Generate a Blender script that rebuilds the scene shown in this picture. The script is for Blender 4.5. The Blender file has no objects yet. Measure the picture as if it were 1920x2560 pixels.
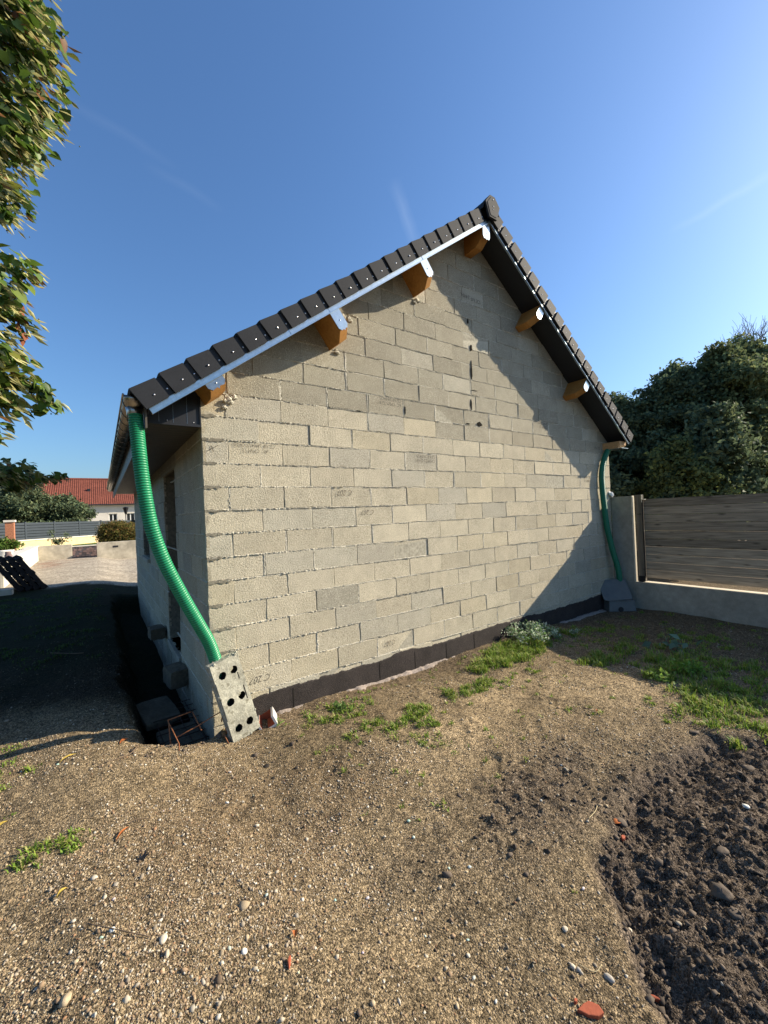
import bpy, math, random
import numpy as np
from mathutils import Vector, Matrix
R = math.radians
rnd = random.Random(7)
rng = np.random.default_rng(11)
scene = bpy.context.scene
C = scene.collection

# ------------------------------------------------------------ camera
cam_d = bpy.data.cameras.new('camera')
cam_d.sensor_fit = 'VERTICAL'; cam_d.sensor_height = 36.0
cam_d.lens = 1011.65 / 2560 * 36.0
cam_d.clip_start = 0.05; cam_d.clip_end = 2000
cam = bpy.data.objects.new('camera', cam_d); C.objects.link(cam)
yaw, pit, rol = 0.6119561436, 0.0055885768, -0.0437367127
fw = Vector((math.sin(yaw)*math.cos(pit), math.cos(yaw)*math.cos(pit), math.sin(pit)))
rt = Vector((math.cos(yaw), -math.sin(yaw), 0)); up = rt.cross(fw)
c_, s_ = math.cos(rol), math.sin(rol)
r2 = c_*rt + s_*up; u2 = -s_*rt + c_*up
M = Matrix((r2, u2, -fw)).transposed().to_4x4()
M.translation = Vector((-0.7348542, -3.7200628, 1.5882602))
cam.matrix_world = M
scene.camera = cam

# ------------------------------------------------------------ sky and sun
SUN = Vector((2.73, -1.0, 1.56)).normalized()
elev = math.asin(SUN.z); az = math.atan2(SUN.x, SUN.y)
world = bpy.data.worlds.new('World'); scene.world = world; world.use_nodes = True
wn = world.node_tree; wn.nodes.clear()
sky = wn.nodes.new('ShaderNodeTexSky'); sky.sky_type = 'NISHITA'; sky.sun_disc = False
sky.sun_elevation = elev; sky.sun_rotation = az
sky.altitude = 100; sky.air_density = 1.35; sky.dust_density = 1.5; sky.ozone_density = 9.0
bg = wn.nodes.new('ShaderNodeBackground'); bg.inputs[1].default_value = 0.095
wo = wn.nodes.new('ShaderNodeOutputWorld')
wn.links.new(bg.outputs[0], wo.inputs[0])
# thin vapour trails in the sky: great-circle streaks broken up by noise
wtc = wn.nodes.new('ShaderNodeTexCoord'); cur = sky.outputs[0]
def wmath(op, a, b=None, c=None):
    m = wn.nodes.new('ShaderNodeMath'); m.operation = op
    for i, v in enumerate((a, b, c)):
        if v is None: continue
        if isinstance(v, (int, float)): m.inputs[i].default_value = v
        else: wn.links.new(v, m.inputs[i])
    return m.outputs[0]
def wdot(v):
    d = wn.nodes.new('ShaderNodeVectorMath'); d.operation = 'DOT_PRODUCT'; d.inputs[1].default_value = v; wn.links.new(wtc.outputs['Generated'], d.inputs[0]); return d.outputs['Value']
wno = wn.nodes.new('ShaderNodeTexNoise'); wno.inputs['Scale'].default_value = 9; wno.inputs['Detail'].default_value = 6; wn.links.new(wtc.outputs['Generated'], wno.inputs[0])
for nrm, mid, wdt, half, amt in (((.505,-.0463,-.8619),(.85,.2003,.4873),.009,.085,.06),((-.557,.7694,-.3126),(.522,.6171,.5888),.016,.07,.06),((-.1532,.6373,-.7553),(.0408,.7677,.6395),.010,.10,.015),((-.1686,.6204,-.766),(.1463,.7842,.603),.012,.07,.015)):
    a_ = wmath('ABSOLUTE', wmath('ADD', wdot(nrm), wmath('MULTIPLY', wmath('SUBTRACT', wno.outputs[0], .5), .03)))
    f1 = wmath('MAXIMUM', wmath('SUBTRACT', 1, wmath('DIVIDE', a_, wdt)), 0)
    f2 = wmath('MAXIMUM', wmath('SUBTRACT', 1, wmath('DIVIDE', wmath('SUBTRACT', 1, wdot(mid)), half*half/2)), 0)
    f = wmath('MULTIPLY', wmath('MULTIPLY', f1, f2), amt)
    mxs = wn.nodes.new('ShaderNodeMix'); mxs.data_type = 'RGBA'; mxs.inputs['B'].default_value = (6.5, 7.2, 8.0, 1)
    wn.links.new(f, mxs.inputs['Factor']); wn.links.new(cur, mxs.inputs['A']); cur = mxs.outputs['Result']
wn.links.new(cur, bg.inputs[0])
sd = bpy.data.lights.new('sun', 'SUN'); sd.energy = 5.0; sd.angle = R(0.5); sd.color = (1.0, 0.88, 0.70)
sun = bpy.data.objects.new('sun', sd); C.objects.link(sun)
sun.rotation_euler = SUN.to_track_quat('Z', 'Y').to_euler()
scene.view_settings.view_transform = 'Standard'; scene.view_settings.look = 'None'
scene.view_settings.exposure = 1.0; scene.view_settings.gamma = 1.0
scene.view_settings.use_curve_mapping = False

# ------------------------------------------------------------ materials
def mat(name, col=(.5,.5,.5), rough=.8, metal=0.0, noise=None, bump=None, attr=None, speck=None, spec=.3, trans=0.0, clump=None):
    """noise=(scale, amount)  bump=(scale, strength, dist)  speck=(scale, threshold, colour, amount)"""
    m = bpy.data.materials.new(name); m.use_nodes = True
    nt = m.node_tree; N = nt.nodes; L = nt.links
    b = N['Principled BSDF']; out = N['Material Output']
    b.inputs['Roughness'].default_value = rough; b.inputs['Metallic'].default_value = metal
    b.inputs['Specular IOR Level'].default_value = spec
    tc = N.new('ShaderNodeTexCoord'); co = tc.outputs['Object']
    if attr:
        a = N.new('ShaderNodeAttribute'); a.attribute_name = attr; cur = a.outputs['Color']
    else:
        a = N.new('ShaderNodeRGB'); a.outputs[0].default_value = (*col, 1); cur = a.outputs[0]
    def nz(scale, detail=4, rough_=.6):
        n = N.new('ShaderNodeTexNoise'); n.inputs['Scale'].default_value = scale
        n.inputs['Detail'].default_value = detail; n.inputs['Roughness'].default_value = rough_
        L.new(co, n.inputs['Vector']); return n.outputs['Fac']
    def mul(fac, lo, hi, cur, f0=.3, f1=.7):
        mr = N.new('ShaderNodeMapRange'); mr.inputs[1].default_value = f0; mr.inputs[2].default_value = f1
        mr.inputs[3].default_value = lo; mr.inputs[4].default_value = hi; L.new(fac, mr.inputs[0])
        v = N.new('ShaderNodeVectorMath'); v.operation = 'SCALE'; L.new(cur, v.inputs[0]); L.new(mr.outputs[0], v.inputs['Scale'])
        return v.outputs[0]
    for ns in (noise if isinstance(noise, list) else [noise] if noise else []):
        cur = mul(nz(ns[0]), 1-ns[1], 1+ns[1], cur)
    if speck:
        for sp in (speck if isinstance(speck, list) else [speck]):
            mr = N.new('ShaderNodeMapRange'); mr.inputs[1].default_value = sp[1]; mr.inputs[2].default_value = sp[1]+.08
            L.new(nz(sp[0], 2), mr.inputs[0])
            mm = N.new('ShaderNodeMath'); mm.operation = 'MULTIPLY'; mm.inputs[1].default_value = sp[3]; L.new(mr.outputs[0], mm.inputs[0])
            mx = N.new('ShaderNodeMix'); mx.data_type = 'RGBA'; mx.inputs['B'].default_value = (*sp[2], 1)
            L.new(mm.outputs[0], mx.inputs['Factor']); L.new(cur, mx.inputs['A']); cur = mx.outputs['Result']
    L.new(cur, b.inputs['Base Color'])
    if bump:
        bs = bump if isinstance(bump, list) else [bump]; prev = None
        for s, st, di in bs:
            bn = N.new('ShaderNodeBump'); bn.inputs['Strength'].default_value = st; bn.inputs['Distance'].default_value = di
            L.new(nz(s, 5, .65), bn.inputs['Height'])
            if prev: L.new(prev, bn.inputs['Normal'])
            prev = bn.outputs[0]
        L.new(prev, b.inputs['Normal'])
    if trans:
        t = N.new('ShaderNodeBsdfTranslucent'); L.new(cur, t.inputs[0])
        mx = N.new('ShaderNodeMixShader'); mx.inputs[0].default_value = trans
        L.new(b.outputs[0], mx.inputs[1]); L.new(t.outputs[0], mx.inputs[2]); L.new(mx.outputs[0], out.inputs[0])
    return m

MT = {}
MT['block'] = mat('concrete_block', attr='col', rough=.95, spec=.1, noise=[(7, .10), (140, .22), (320, .18)],
    speck=[(105, .59, (.15, .12, .08), .6), (170, .58, (.12, .095, .06), .6), (115, .59, (.74, .68, .52), .6)], bump=[(75, .9, .008), (220, .8, .004)])
MT['mortar'] = mat('mortar', (.52, .485, .39), .95, spec=.1, noise=[(9, .2), (60, .4)], bump=(90, .9, .006))
MT['mortar_dark'] = mat('mortar_dark', (.21, .19, .145), .95, spec=.1, noise=(30, .3), bump=(120, .6, .004))
MT['mortar_core'] = mat('mortar_core', (.38, .35, .27), .95, spec=.1, noise=(30, .3))
MT['painted_recess'] = mat('painted_recess_dark', (.03, .027, .022), 1.0, spec=0)  # near black for painted recess shade and the bitumen joint lines
MT['bitumen'] = mat('bitumen_coating', (.036, .029, .026), .75, spec=.25, noise=[(6, .3), (120, .4)], speck=(150, .62, (.16, .12, .09), .5), bump=[(130, 1, .006)])
MT['footing'] = mat('footing_concrete', (.30, .25, .21), .95, spec=.1, noise=[(6, .2), (60, .25)], bump=(60, .8, .01))
MT['concrete'] = mat('smooth_concrete', (.30, .28, .23), .9, spec=.15, noise=[(2.2, .22), (12, .12), (60, .08)], bump=(50, .35, .004))
MT['concrete_far'] = mat('weathered_concrete', (.40, .36, .28), .9, spec=.15, noise=[(1.3, .3), (6, .15)], bump=(20, .3, .01))
MT['ink'] = mat('stamp_ink', (.07, .065, .055), .95, spec=0)
MT['tile'] = mat('anthracite_tile', (.026, .028, .032), .72, spec=.16, noise=[(5, .12), (90, .12)], bump=(160, .25, .002))
MT['tile_edge'] = mat('anthracite_tile_dark', (.019, .019, .020), .6, spec=.3)
MT['screw'] = mat('steel_screw', (.6, .6, .62), .28, 1.0)
MT['galva'] = mat('galvanised_steel', (.40, .46, .49), .30, 1.0, noise=[(28, .10), (120, .08)], bump=(8, .1, .004))
MT['galva_dull'] = mat('galvanised_steel_dull', (.28, .31, .33), .35, .95, noise=[(28, .2)])
MT['zinc'] = mat('gutter_zinc', (.42, .40, .37), .28, 1.0, noise=[(9, .2)], bump=(7, .15, .004))
MT['zinc_dark'] = mat('gutter_zinc_dark', (.035, .033, .031), .4, .4)
MT['wood_beam'] = mat('stained_spruce', (.34, .165, .045), .75, spec=.15, noise=[(3, .2), (40, .15)], bump=(30, .2, .003))
MT['wood_pale'] = mat('planed_spruce', (.45, .27, .12), .7, noise=[(3, .2), (40, .15)])
MT['lining'] = mat('dark_cladding', (.016, .017, .021), .45, spec=.4, noise=(3, .1))
MT['soffit'] = mat('brown_soffit', (.10, .085, .065), .5, spec=.3, noise=(4, .1))
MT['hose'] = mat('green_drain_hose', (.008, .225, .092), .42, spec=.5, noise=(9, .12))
MT['hose_groove_shade'] = mat('green_drain_hose_groove_shade', (.004, .075, .035), .7, spec=.1)  # grooves painted darker to stand for shade in the creases
MT['hose_right'] = mat('green_drain_hose_shade', (.008, .16, .085), .42, spec=.5, noise=(9, .12))  # darker copy of the hose green, shade put into the colour
MT['slab_block'] = mat('weathered_block', (.34, .33, .26), .95, spec=.1, noise=[(5, .3), (25, .25), (120, .2)], speck=[(22, .6, (.13, .12, .08), .6), (60, .63, (.5, .48, .4), .5)], bump=[(40, .8, .008), (120, .7, .004)])
MT['rust'] = mat('rusty_rebar', (.22, .085, .035), .85, noise=(60, .4))
MT['iron'] = mat('dark_rebar', (.05, .03, .025), .85, noise=(60, .4))
MT['glaze'] = mat('white_glazed_clay', (.55, .52, .48), .35, noise=(20, .15))
MT['terracotta'] = mat('terracotta', (.34, .085, .04), .8, noise=(20, .25), bump=(40, .3, .004))
MT['stone_slab'] = mat('old_stone', (.10, .085, .06), .95, noise=[(5, .3), (40, .2)], bump=(25, .7, .01))
MT['plastic_grey'] = mat('grey_plastic', (.135, .14, .135), .7, noise=[(8, .12)], bump=(90, .15, .002))
def plank_mat(name, col, sc=(1.6, 1.6, 26)):
    m = bpy.data.materials.new(name); m.use_nodes = True
    nt = m.node_tree; N = nt.nodes; L = nt.links; b = N['Principled BSDF']
    b.inputs['Roughness'].default_value = .85; b.inputs['Specular IOR Level'].default_value = .15
    tc = N.new('ShaderNodeTexCoord'); mp = N.new('ShaderNodeMapping'); mp.inputs['Scale'].default_value = sc; mp.inputs['Rotation'].default_value = (.02, 0, 0)
    L.new(tc.outputs['Object'], mp.inputs[0])
    n = N.new('ShaderNodeTexNoise'); n.inputs['Scale'].default_value = 1.6; n.inputs['Detail'].default_value = 6
    n.inputs['Distortion'].default_value = .5; L.new(mp.outputs[0], n.inputs[0])
    cr = N.new('ShaderNodeValToRGB'); e = cr.color_ramp.elements
    e[0].position = .32; e[0].color = (*[c*.62 for c in col], 1); e[1].position = .7; e[1].color = (*[c*1.25 for c in col], 1)
    L.new(n.outputs[0], cr.inputs[0])
    mp2 = N.new('ShaderNodeMapping'); mp2.inputs['Scale'].default_value = (3, 3, 9); L.new(tc.outputs['Object'], mp2.inputs[0])
    v = N.new('ShaderNodeTexVoronoi'); v.inputs['Scale'].default_value = 1.1; L.new(mp2.outputs[0], v.inputs[0])
    mr = N.new('ShaderNodeMapRange'); mr.inputs[1].default_value = .05; mr.inputs[2].default_value = .22; mr.inputs[3].default_value = .35; mr.inputs[4].default_value = 1
    L.new(v.outputs['Distance'], mr.inputs[0])
    s = N.new('ShaderNodeVectorMath'); s.operation = 'SCALE'; L.new(cr.outputs[0], s.inputs[0]); L.new(mr.outputs[0], s.inputs['Scale'])
    oi = N.new('ShaderNodeObjectInfo'); mo = N.new('ShaderNodeMapRange'); mo.inputs[3].default_value = .68; mo.inputs[4].default_value = 1.3; L.new(oi.outputs['Random'], mo.inputs[0])
    s2 = N.new('ShaderNodeVectorMath'); s2.operation = 'SCALE'; L.new(s.outputs[0], s2.inputs[0]); L.new(mo.outputs[0], s2.inputs['Scale'])
    L.new(s2.outputs[0], b.inputs['Base Color'])
    bn = N.new('ShaderNodeBump'); bn.inputs['Strength'].default_value = .4; bn.inputs['Distance'].default_value = .004
    L.new(n.outputs[0], bn.inputs['Height']); L.new(bn.outputs[0], b.inputs['Normal'])
    return m
MT['plank'] = plank_mat('weathered_planks', (.33, .27, .195))
MT['post_wood'] = plank_mat('weathered_post', (.15, .13, .10), (40, 40, 1))
MT['black_metal'] = mat('black_steel', (.015, .015, .016), .5, .3)
MT['alu'] = mat('aluminium_edge', (.6, .58, .53), .4, .7)
MT['sunlit_concrete'] = mat('sunlit_cream_concrete', (.62, .54, .40), .85, noise=(12, .1))  # paler copy of the concrete, sunlight put into the colour
MT['fence_grey'] = mat('slate_slat', (.035, .045, .055), .5, noise=(3, .08))
MT['cream'] = mat('cream_render', (.62, .47, .25), .9, noise=(3, .1))
MT['cream_cap'] = mat('pale_coping', (.6, .56, .48), .85, noise=(6, .1))
MT['white_wall'] = mat('white_masonry', (.55, .52, .44), .9, noise=[(2.5, .2), (14, .12)])
MT['house_wall'] = mat('pale_render', (.58, .54, .47), .9, noise=[(.8, .1), (7, .06)])
MT['brick'] = mat('red_brick', (.36, .15, .08), .9, noise=(25, .4))
MT['infill'] = mat('dark_stone_block', (.10, .085, .09), .9, noise=[(4, .5), (20, .25)])
MT['house_roof'] = mat('red_clay_tile', (.175, .060, .042), .9, spec=.1, noise=[(.7, .15), (5, .3)])
MT['glass'] = mat('window_glass', (.02, .022, .025), .08, spec=.8)
MT['frame_white'] = mat('white_frame', (.75, .74, .70), .5)
MT['pallet'] = mat('dark_pallet_wood', (.035, .026, .022), .85, noise=[(12, .4)])
MT['bark'] = mat('bark', (.09, .07, .05), .95, noise=(20, .35), bump=(25, .8, .02))
MT['stone'] = mat('pale_stone', attr='col', rough=.9, noise=[(40, .15)], bump=(60, .4, .004))
MT['leaf_litter'] = mat('dry_leaf', (.42, .13, .035), .8, noise=(40, .3), trans=.2)
MT['leaf_yellow'] = mat('yellow_dry_leaf', (.5, .36, .07), .8, noise=(40, .3), trans=.2)
MT['twig'] = mat('dry_twig', (.14, .10, .065), .9)
MT['twig_pale'] = mat('pale_straw', (.46, .38, .22), .9)
def leaf_mat(name, trans=.35, rough=.5, spec=.4):
    m = mat(name, attr='col', rough=rough, spec=spec, trans=trans); return m
MT['leaf'] = leaf_mat('leaf')
MT['leaf_far'] = leaf_mat('leaf_far', .35, .7, .15)
MT['grass'] = leaf_mat('grass_blade', .35, .6, .25)

# ------------------------------------------------------------ mesh helpers
class MB:
    def __init__(s): s.v = []; s.f = []; s.mi = []; s.m = 0
    def add(s, vs, fs):
        o = len(s.v); s.v += [tuple(v) for v in vs]
        for f in fs: s.f.append(tuple(i+o for i in f)); s.mi.append(s.m)
        return s
    def box(s, a, b, X=None):
        (x0,y0,z0),(x1,y1,z1) = a, b
        vs = [(x0,y0,z0),(x1,y0,z0),(x1,y1,z0),(x0,y1,z0),(x0,y0,z1),(x1,y0,z1),(x1,y1,z1),(x0,y1,z1)]
        if X is not None: vs = [X @ Vector(v) for v in vs]
        return s.add(vs, [(0,3,2,1),(4,5,6,7),(0,1,5,4),(1,2,6,5),(2,3,7,6),(3,0,4,7)])
    def prism(s, poly, f0, f1):
        """poly: list of 2d pts; f0,f1: functions 2d->3d"""
        n = len(poly); vs = [f0(p) for p in poly] + [f1(p) for p in poly]
        fs = [tuple(range(n)), tuple(reversed(range(n, 2*n)))] + [(i, i+n, (i+1)%n+n, (i+1)%n) for i in range(n)]
        return s.add(vs, fs)
    def tube(s, pts, r, seg=8, cap=True):
        pts = [Vector(p) for p in pts]; n = len(pts)
        rs = r if hasattr(r, '__len__') else [r]*n
        vs = []; t0 = None; nrm = None
        for i, p in enumerate(pts):
            t = (pts[min(i+1, n-1)] - pts[max(i-1, 0)]).normalized()
            if nrm is None:
                nrm = t.orthogonal().normalized()
            else:
                nrm = (nrm - t*nrm.dot(t)).normalized()
            bn = t.cross(nrm)
            for k in range(seg):
                a = 2*math.pi*k/seg
                vs.append(p + (nrm*math.cos(a) + bn*math.sin(a))*rs[i])
        fs = [(i*seg+k, i*seg+(k+1)%seg, (i+1)*seg+(k+1)%seg, (i+1)*seg+k) for i in range(n-1) for k in range(seg)]
        if cap: fs += [tuple(reversed(range(seg))), tuple(range((n-1)*seg, n*seg))]
        return s.add(vs, fs)
    def dome(s, c, r, axis, seg=6):
        axis = Vector(axis).normalized(); n = axis.orthogonal().normalized(); b = axis.cross(n); c = Vector(c)
        vs = [c + (n*math.cos(2*math.pi*k/seg)+b*math.sin(2*math.pi*k/seg))*r for k in range(seg)]
        vs += [c + axis*r*.5 + (n*math.cos(2*math.pi*k/seg)+b*math.sin(2*math.pi*k/seg))*r*.6 for k in range(seg)]
        vs.append(c + axis*r*.7)
        fs = [(k, (k+1)%seg, (k+1)%seg+seg, k+seg) for k in range(seg)] + [(k+seg, (k+1)%seg+seg, 2*seg) for k in range(seg)]
        return s.add(vs, fs)
    def build(s, name, mats, parent=None, smooth=False, bevel=0, loc=None):
        me = bpy.data.meshes.new(name)
        org = wloc(parent) if parent else Vector(loc or (0,0,0))
        me.from_pydata([tuple(Vector(v)-org) for v in s.v], [], s.f)
        mats = mats if isinstance(mats, (list, tuple)) else [mats]
        for m in mats: me.materials.append(MT[m] if isinstance(m, str) else m)
        me.polygons.foreach_set('material_index', s.mi)
        if smooth: me.polygons.foreach_set('use_smooth', [True]*len(s.f))
        me.update()
        o = bpy.data.objects.new(name, me); C.objects.link(o)
        if parent: o.parent = parent
        elif loc: o.location = loc
        if bevel:
            b = o.modifiers.new('bevel', 'BEVEL'); b.width = bevel; b.segments = 2; b.limit_method = 'ANGLE'
        return o
WL = {}
def wloc(o):
    v = Vector((0,0,0))
    while o: v = v + o.location; o = o.parent
    return v
def tag(o, label=None, cat=None, group=None, kind=None):
    if label: o['label'] = label
    if cat: o['category'] = cat
    if group: o['group'] = group
    if kind: o['kind'] = kind
    return o
def empty(name, loc, label, cat, group=None):
    o = bpy.data.objects.new(name, None); C.objects.link(o); o.location = loc; o.empty_display_size = .1
    return tag(o, label, cat, group)
def np_mesh(name, V, F, mats, col=None, parent=None, smooth=False, mi=None, loc=None):
    """V (n,3), F (m,k) constant k"""
    V = np.asarray(V, np.float32); F = np.asarray(F, np.int32); m, k = F.shape
    org = wloc(parent) if parent else Vector(loc or (0,0,0))
    V = V - np.array(org, np.float32)
    me = bpy.data.meshes.new(name)
    me.vertices.add(len(V)); me.vertices.foreach_set('co', V.ravel())
    me.loops.add(m*k); me.loops.foreach_set('vertex_index', F.ravel())
    me.polygons.add(m); me.polygons.foreach_set('loop_start', np.arange(m, dtype=np.int32)*k)
    me.polygons.foreach_set('loop_total', np.full(m, k, np.int32))
    for t in (mats if isinstance(mats, list) else [mats]): me.materials.append(MT[t] if isinstance(t, str) else t)
    if mi is not None: me.polygons.foreach_set('material_index', np.asarray(mi, np.int32))
    if smooth: me.polygons.foreach_set('use_smooth', np.ones(m, bool))
    me.update(calc_edges=True)
    if col is not None:
        a = me.color_attributes.new('col', 'FLOAT_COLOR', 'POINT')
        cc = np.ones((len(V), 4), np.float32); cc[:, :3] = col; a.data.foreach_set('color', cc.ravel())
    o = bpy.data.objects.new(name, me); C.objects.link(o)
    if parent: o.parent = parent
    elif loc: o.location = loc
    return o
def vnoise(x, y, seed=0):
    xi = np.floor(x).astype(np.int64); yi = np.floor(y).astype(np.int64); xf = x-xi; yf = y-yi
    def h(a, b):
        n = (a*374761393 + b*668265263 + seed*1442695041) & 0xffffffff
        n = ((n ^ (n >> 13))*1274126177) & 0xffffffff
        return ((n ^ (n >> 16)) & 0xffff)/65535.0
    u = xf*xf*(3-2*xf); v = yf*yf*(3-2*yf)
    return (h(xi,yi)*(1-u)+h(xi+1,yi)*u)*(1-v) + (h(xi,yi+1)*(1-u)+h(xi+1,yi+1)*u)*v
def fbm(x, y, f, o=4, seed=0, g=.5):
    r = 0; a = 1; t = 0
    for i in range(o):
        r = r + a*(vnoise(x*f, y*f, seed+i*17)-.5); t += a; f *= 2.03; a *= g
    return r/t*2
def sst(a, b, x):
    t = np.clip((x-a)/(b-a), 0, 1); return t*t*(3-2*t)

# ------------------------------------------------------------ ground
SBX = [-5, .55, .816, .869, 1.0, 1.19, 1.43, 1.775, 2.4, 3.1, 3.35, 3.8, 5]
SBY = [-9, -4.2, -3.10, -3.0, -2.85, -2.70, -2.55, -2.49, -2.45, -2.46, -2.85, -3.3, -4]
def soil_d(x, y):
    """>0 inside the dug dark soil"""
    n = fbm(x, y, 3.0, 4, 5)*.13
    return np.interp(x, SBX, SBY) - y + n
def dirt_patch(x, y):
    d = np.minimum(np.sqrt(((x-1.45)/.85)**2 + ((y+2.15)/.48)**2), np.sqrt(((x-2.1)/.9)**2 + ((y+2.4)/.2)**2))
    return np.clip(1.2-d + fbm(x, y, 3.5, 3, 9)*.7, 0, 1)
def ground_z(x, y):
    x = np.asarray(x, float); y = np.asarray(y, float)
    t = sst(-1.0, .15, x + fbm(x, y, 1.3, 2, 3)*.12 - .25*np.clip(-y-1, 0, 2))
    z = -.02*(1-t) + t*(-.215 - .008*np.clip(x, 0, 7))
    z = z + fbm(x, y, .9, 3, 1)*.035*np.exp(-((y)/9)**2)
    near = np.exp(-np.clip(np.hypot(x-1, y+2)-4, 0, 99)/3)
    z = z + near*(fbm(x, y, 2.3, 3, 6)*.020 + fbm(x, y, 6, 4, 2)*.016 + fbm(x, y, 26, 3, 4)*.006)
    for fx, fy, fa in ((.55,-1.05,.5),(.95,-1.45,.3),(1.5,-1.75,.6),(.25,-1.5,.2),(2.2,-1.6,.8),(.9,-2.1,.1),(-.1,-1.1,.9),(2.9,-1.35,.4)):
        c, s_2 = math.cos(fa), math.sin(fa); a = ((x-fx)*c+(y-fy)*s_2)/.15; b = (-(x-fx)*s_2+(y-fy)*c)/.055; q = a**4+b**4
        z = z - .009*np.exp(-q) + .005*np.exp(-(q-1.6)**2*1.2)*(q > .3)
    # trench beside the left wall
    inx = sst(-.62, -.42, x + fbm(x, y, 4, 2, 21)*.08)*(1-sst(.0, .07, x)); iny = sst(-.16, .08, y + fbm(x, y, 5, 2, 22)*.08)*(1-sst(7.8, 8.6, y))
    z = z - .38*inx*iny
    # spoil rim
    rim = np.exp(-((x+.72)/.16)**2)*sst(-.2, .3, y)*(1-sst(7, 8, y)); z = z + .010*rim
    # dug soil with scarp
    d = soil_d(x, y); ins = sst(-.02, .10, d)
    lump = fbm(x, y, 5, 4, 31, .6); fine = fbm(x, y, 17, 4, 33, .6)
    z = z + ins*(-.07 + .08*sst(.08, .55, d) + lump*.055 + np.abs(fine)*.05) - .012*sst(-.10, 0, d)*(1-ins)
    p = dirt_patch(x, y)*(1-ins); z = z + p*(np.abs(fbm(x, y, 16, 3, 41))*.035)
    # low hump with the weeds
    z = z + .07*np.exp(-((x-4.3)**2/.5 + (y+.35)**2/.10))
    # yard behind
    return z
def axis_lines(spec):
    out = []
    for a, b, s in spec: out.append(np.arange(a, b, s))
    return np.concatenate(out + [[spec[-1][1]]])
gx = axis_lines([(-400,-60,40),(-60,-20,4),(-20,-6,.7),(-6,-2.4,.12),(-2.4,-1.6,.04),(-1.6,4.6,.0125),(4.6,7.4,.04),(7.4,12,.3),(12,40,2.5),(40,400,40)])
gy = axis_lines([(-400,-60,40),(-60,-12,5),(-12,-5,.5),(-5,-3.5,.08),(-3.5,.35,.0125),(.35,1.6,.03),(1.6,9,.12),(9,26,.4),(26,60,3),(60,400,40)])
GX, GY = np.meshgrid(gx, gy); GZ = ground_z(GX, GY)
nx, ny = len(gx), len(gy)
idx = np.arange(nx*ny).reshape(ny, nx)
F = np.stack([idx[:-1,:-1], idx[:-1,1:], idx[1:,1:], idx[1:,:-1]], -1).reshape(-1, 4)
# colour: gravel tan / dark soil / pale yard gravel / lawn earth / painted shade at left
def ground_col(x, y):
    x = np.asarray(x); y = np.asarray(y)
    base = np.stack([.165+0*x, .125+0*x, .074+0*x], -1)
    v = fbm(x, y, 1.1, 4, 51)[..., None]
    base = base*(1+.30*v)
    pale = (.55*np.exp(-((x-2.0)/1.1)**2-((y+1.25)/.55)**2) + .35*np.exp(-((x-3.2)/.9)**2-((y+1.7)/.5)**2))*(1+fbm(x, y, 2.2, 3, 81)); base = base*(1+pale[..., None])
    brown = np.clip(fbm(x, y, .8, 3, 57)*1.5+.15, 0, 1)[..., None]*np.exp(-np.clip(x-.5, 0, 9)/.8)[..., None]
    base = base*(1-.6*brown) + np.array([.11,.074,.042])*.6*brown
    soil = np.array([.098,.076,.056])
    s = sst(-.10, .05, soil_d(x, y) + fbm(x, y, 9, 3, 83)*.07)[..., None]
    p = (dirt_patch(x, y)*.75)[..., None]; s = np.maximum(s, p)
    # darker brown earth along the wall foot and towards the fence
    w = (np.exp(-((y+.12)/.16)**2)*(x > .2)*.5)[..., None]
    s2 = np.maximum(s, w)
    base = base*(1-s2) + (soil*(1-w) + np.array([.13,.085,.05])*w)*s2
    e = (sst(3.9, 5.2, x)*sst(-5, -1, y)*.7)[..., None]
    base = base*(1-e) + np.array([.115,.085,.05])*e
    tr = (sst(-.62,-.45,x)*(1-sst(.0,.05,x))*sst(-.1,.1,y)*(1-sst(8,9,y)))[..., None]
    base = base*(1-tr) + np.array([.014,.010,.007])*tr  # trench colour near black, its shade painted in
    sh = (sst(.3, .9, y+.4*x)*(x < -.1)*.88)[..., None]; base = base*(1-sh) + np.array([.018,.014,.009])*sh  # ground left of the garage painted dark where its shadow falls
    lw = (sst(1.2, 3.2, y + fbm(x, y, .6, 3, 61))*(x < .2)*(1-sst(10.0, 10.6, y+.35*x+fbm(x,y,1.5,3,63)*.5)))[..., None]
    base = base*(1-lw) + np.array([.012,.015,.005])*lw  # lawn ground painted near black to carry the garage's shade
    yd = sst(10.0, 10.6, y+.35*x+fbm(x,y,1.5,3,63)*.5)[..., None]
    yc = np.array([.38,.33,.25])*(1+.25*v)
    base = base*(1-yd) + yc*yd
    far = sst(45, 60, np.hypot(x, y))[..., None]
    base = base*(1-far) + np.array([.10,.11,.05])*far
    return base
gm = bpy.data.materials.new('gravel_ground'); gm.use_nodes = True
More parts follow.
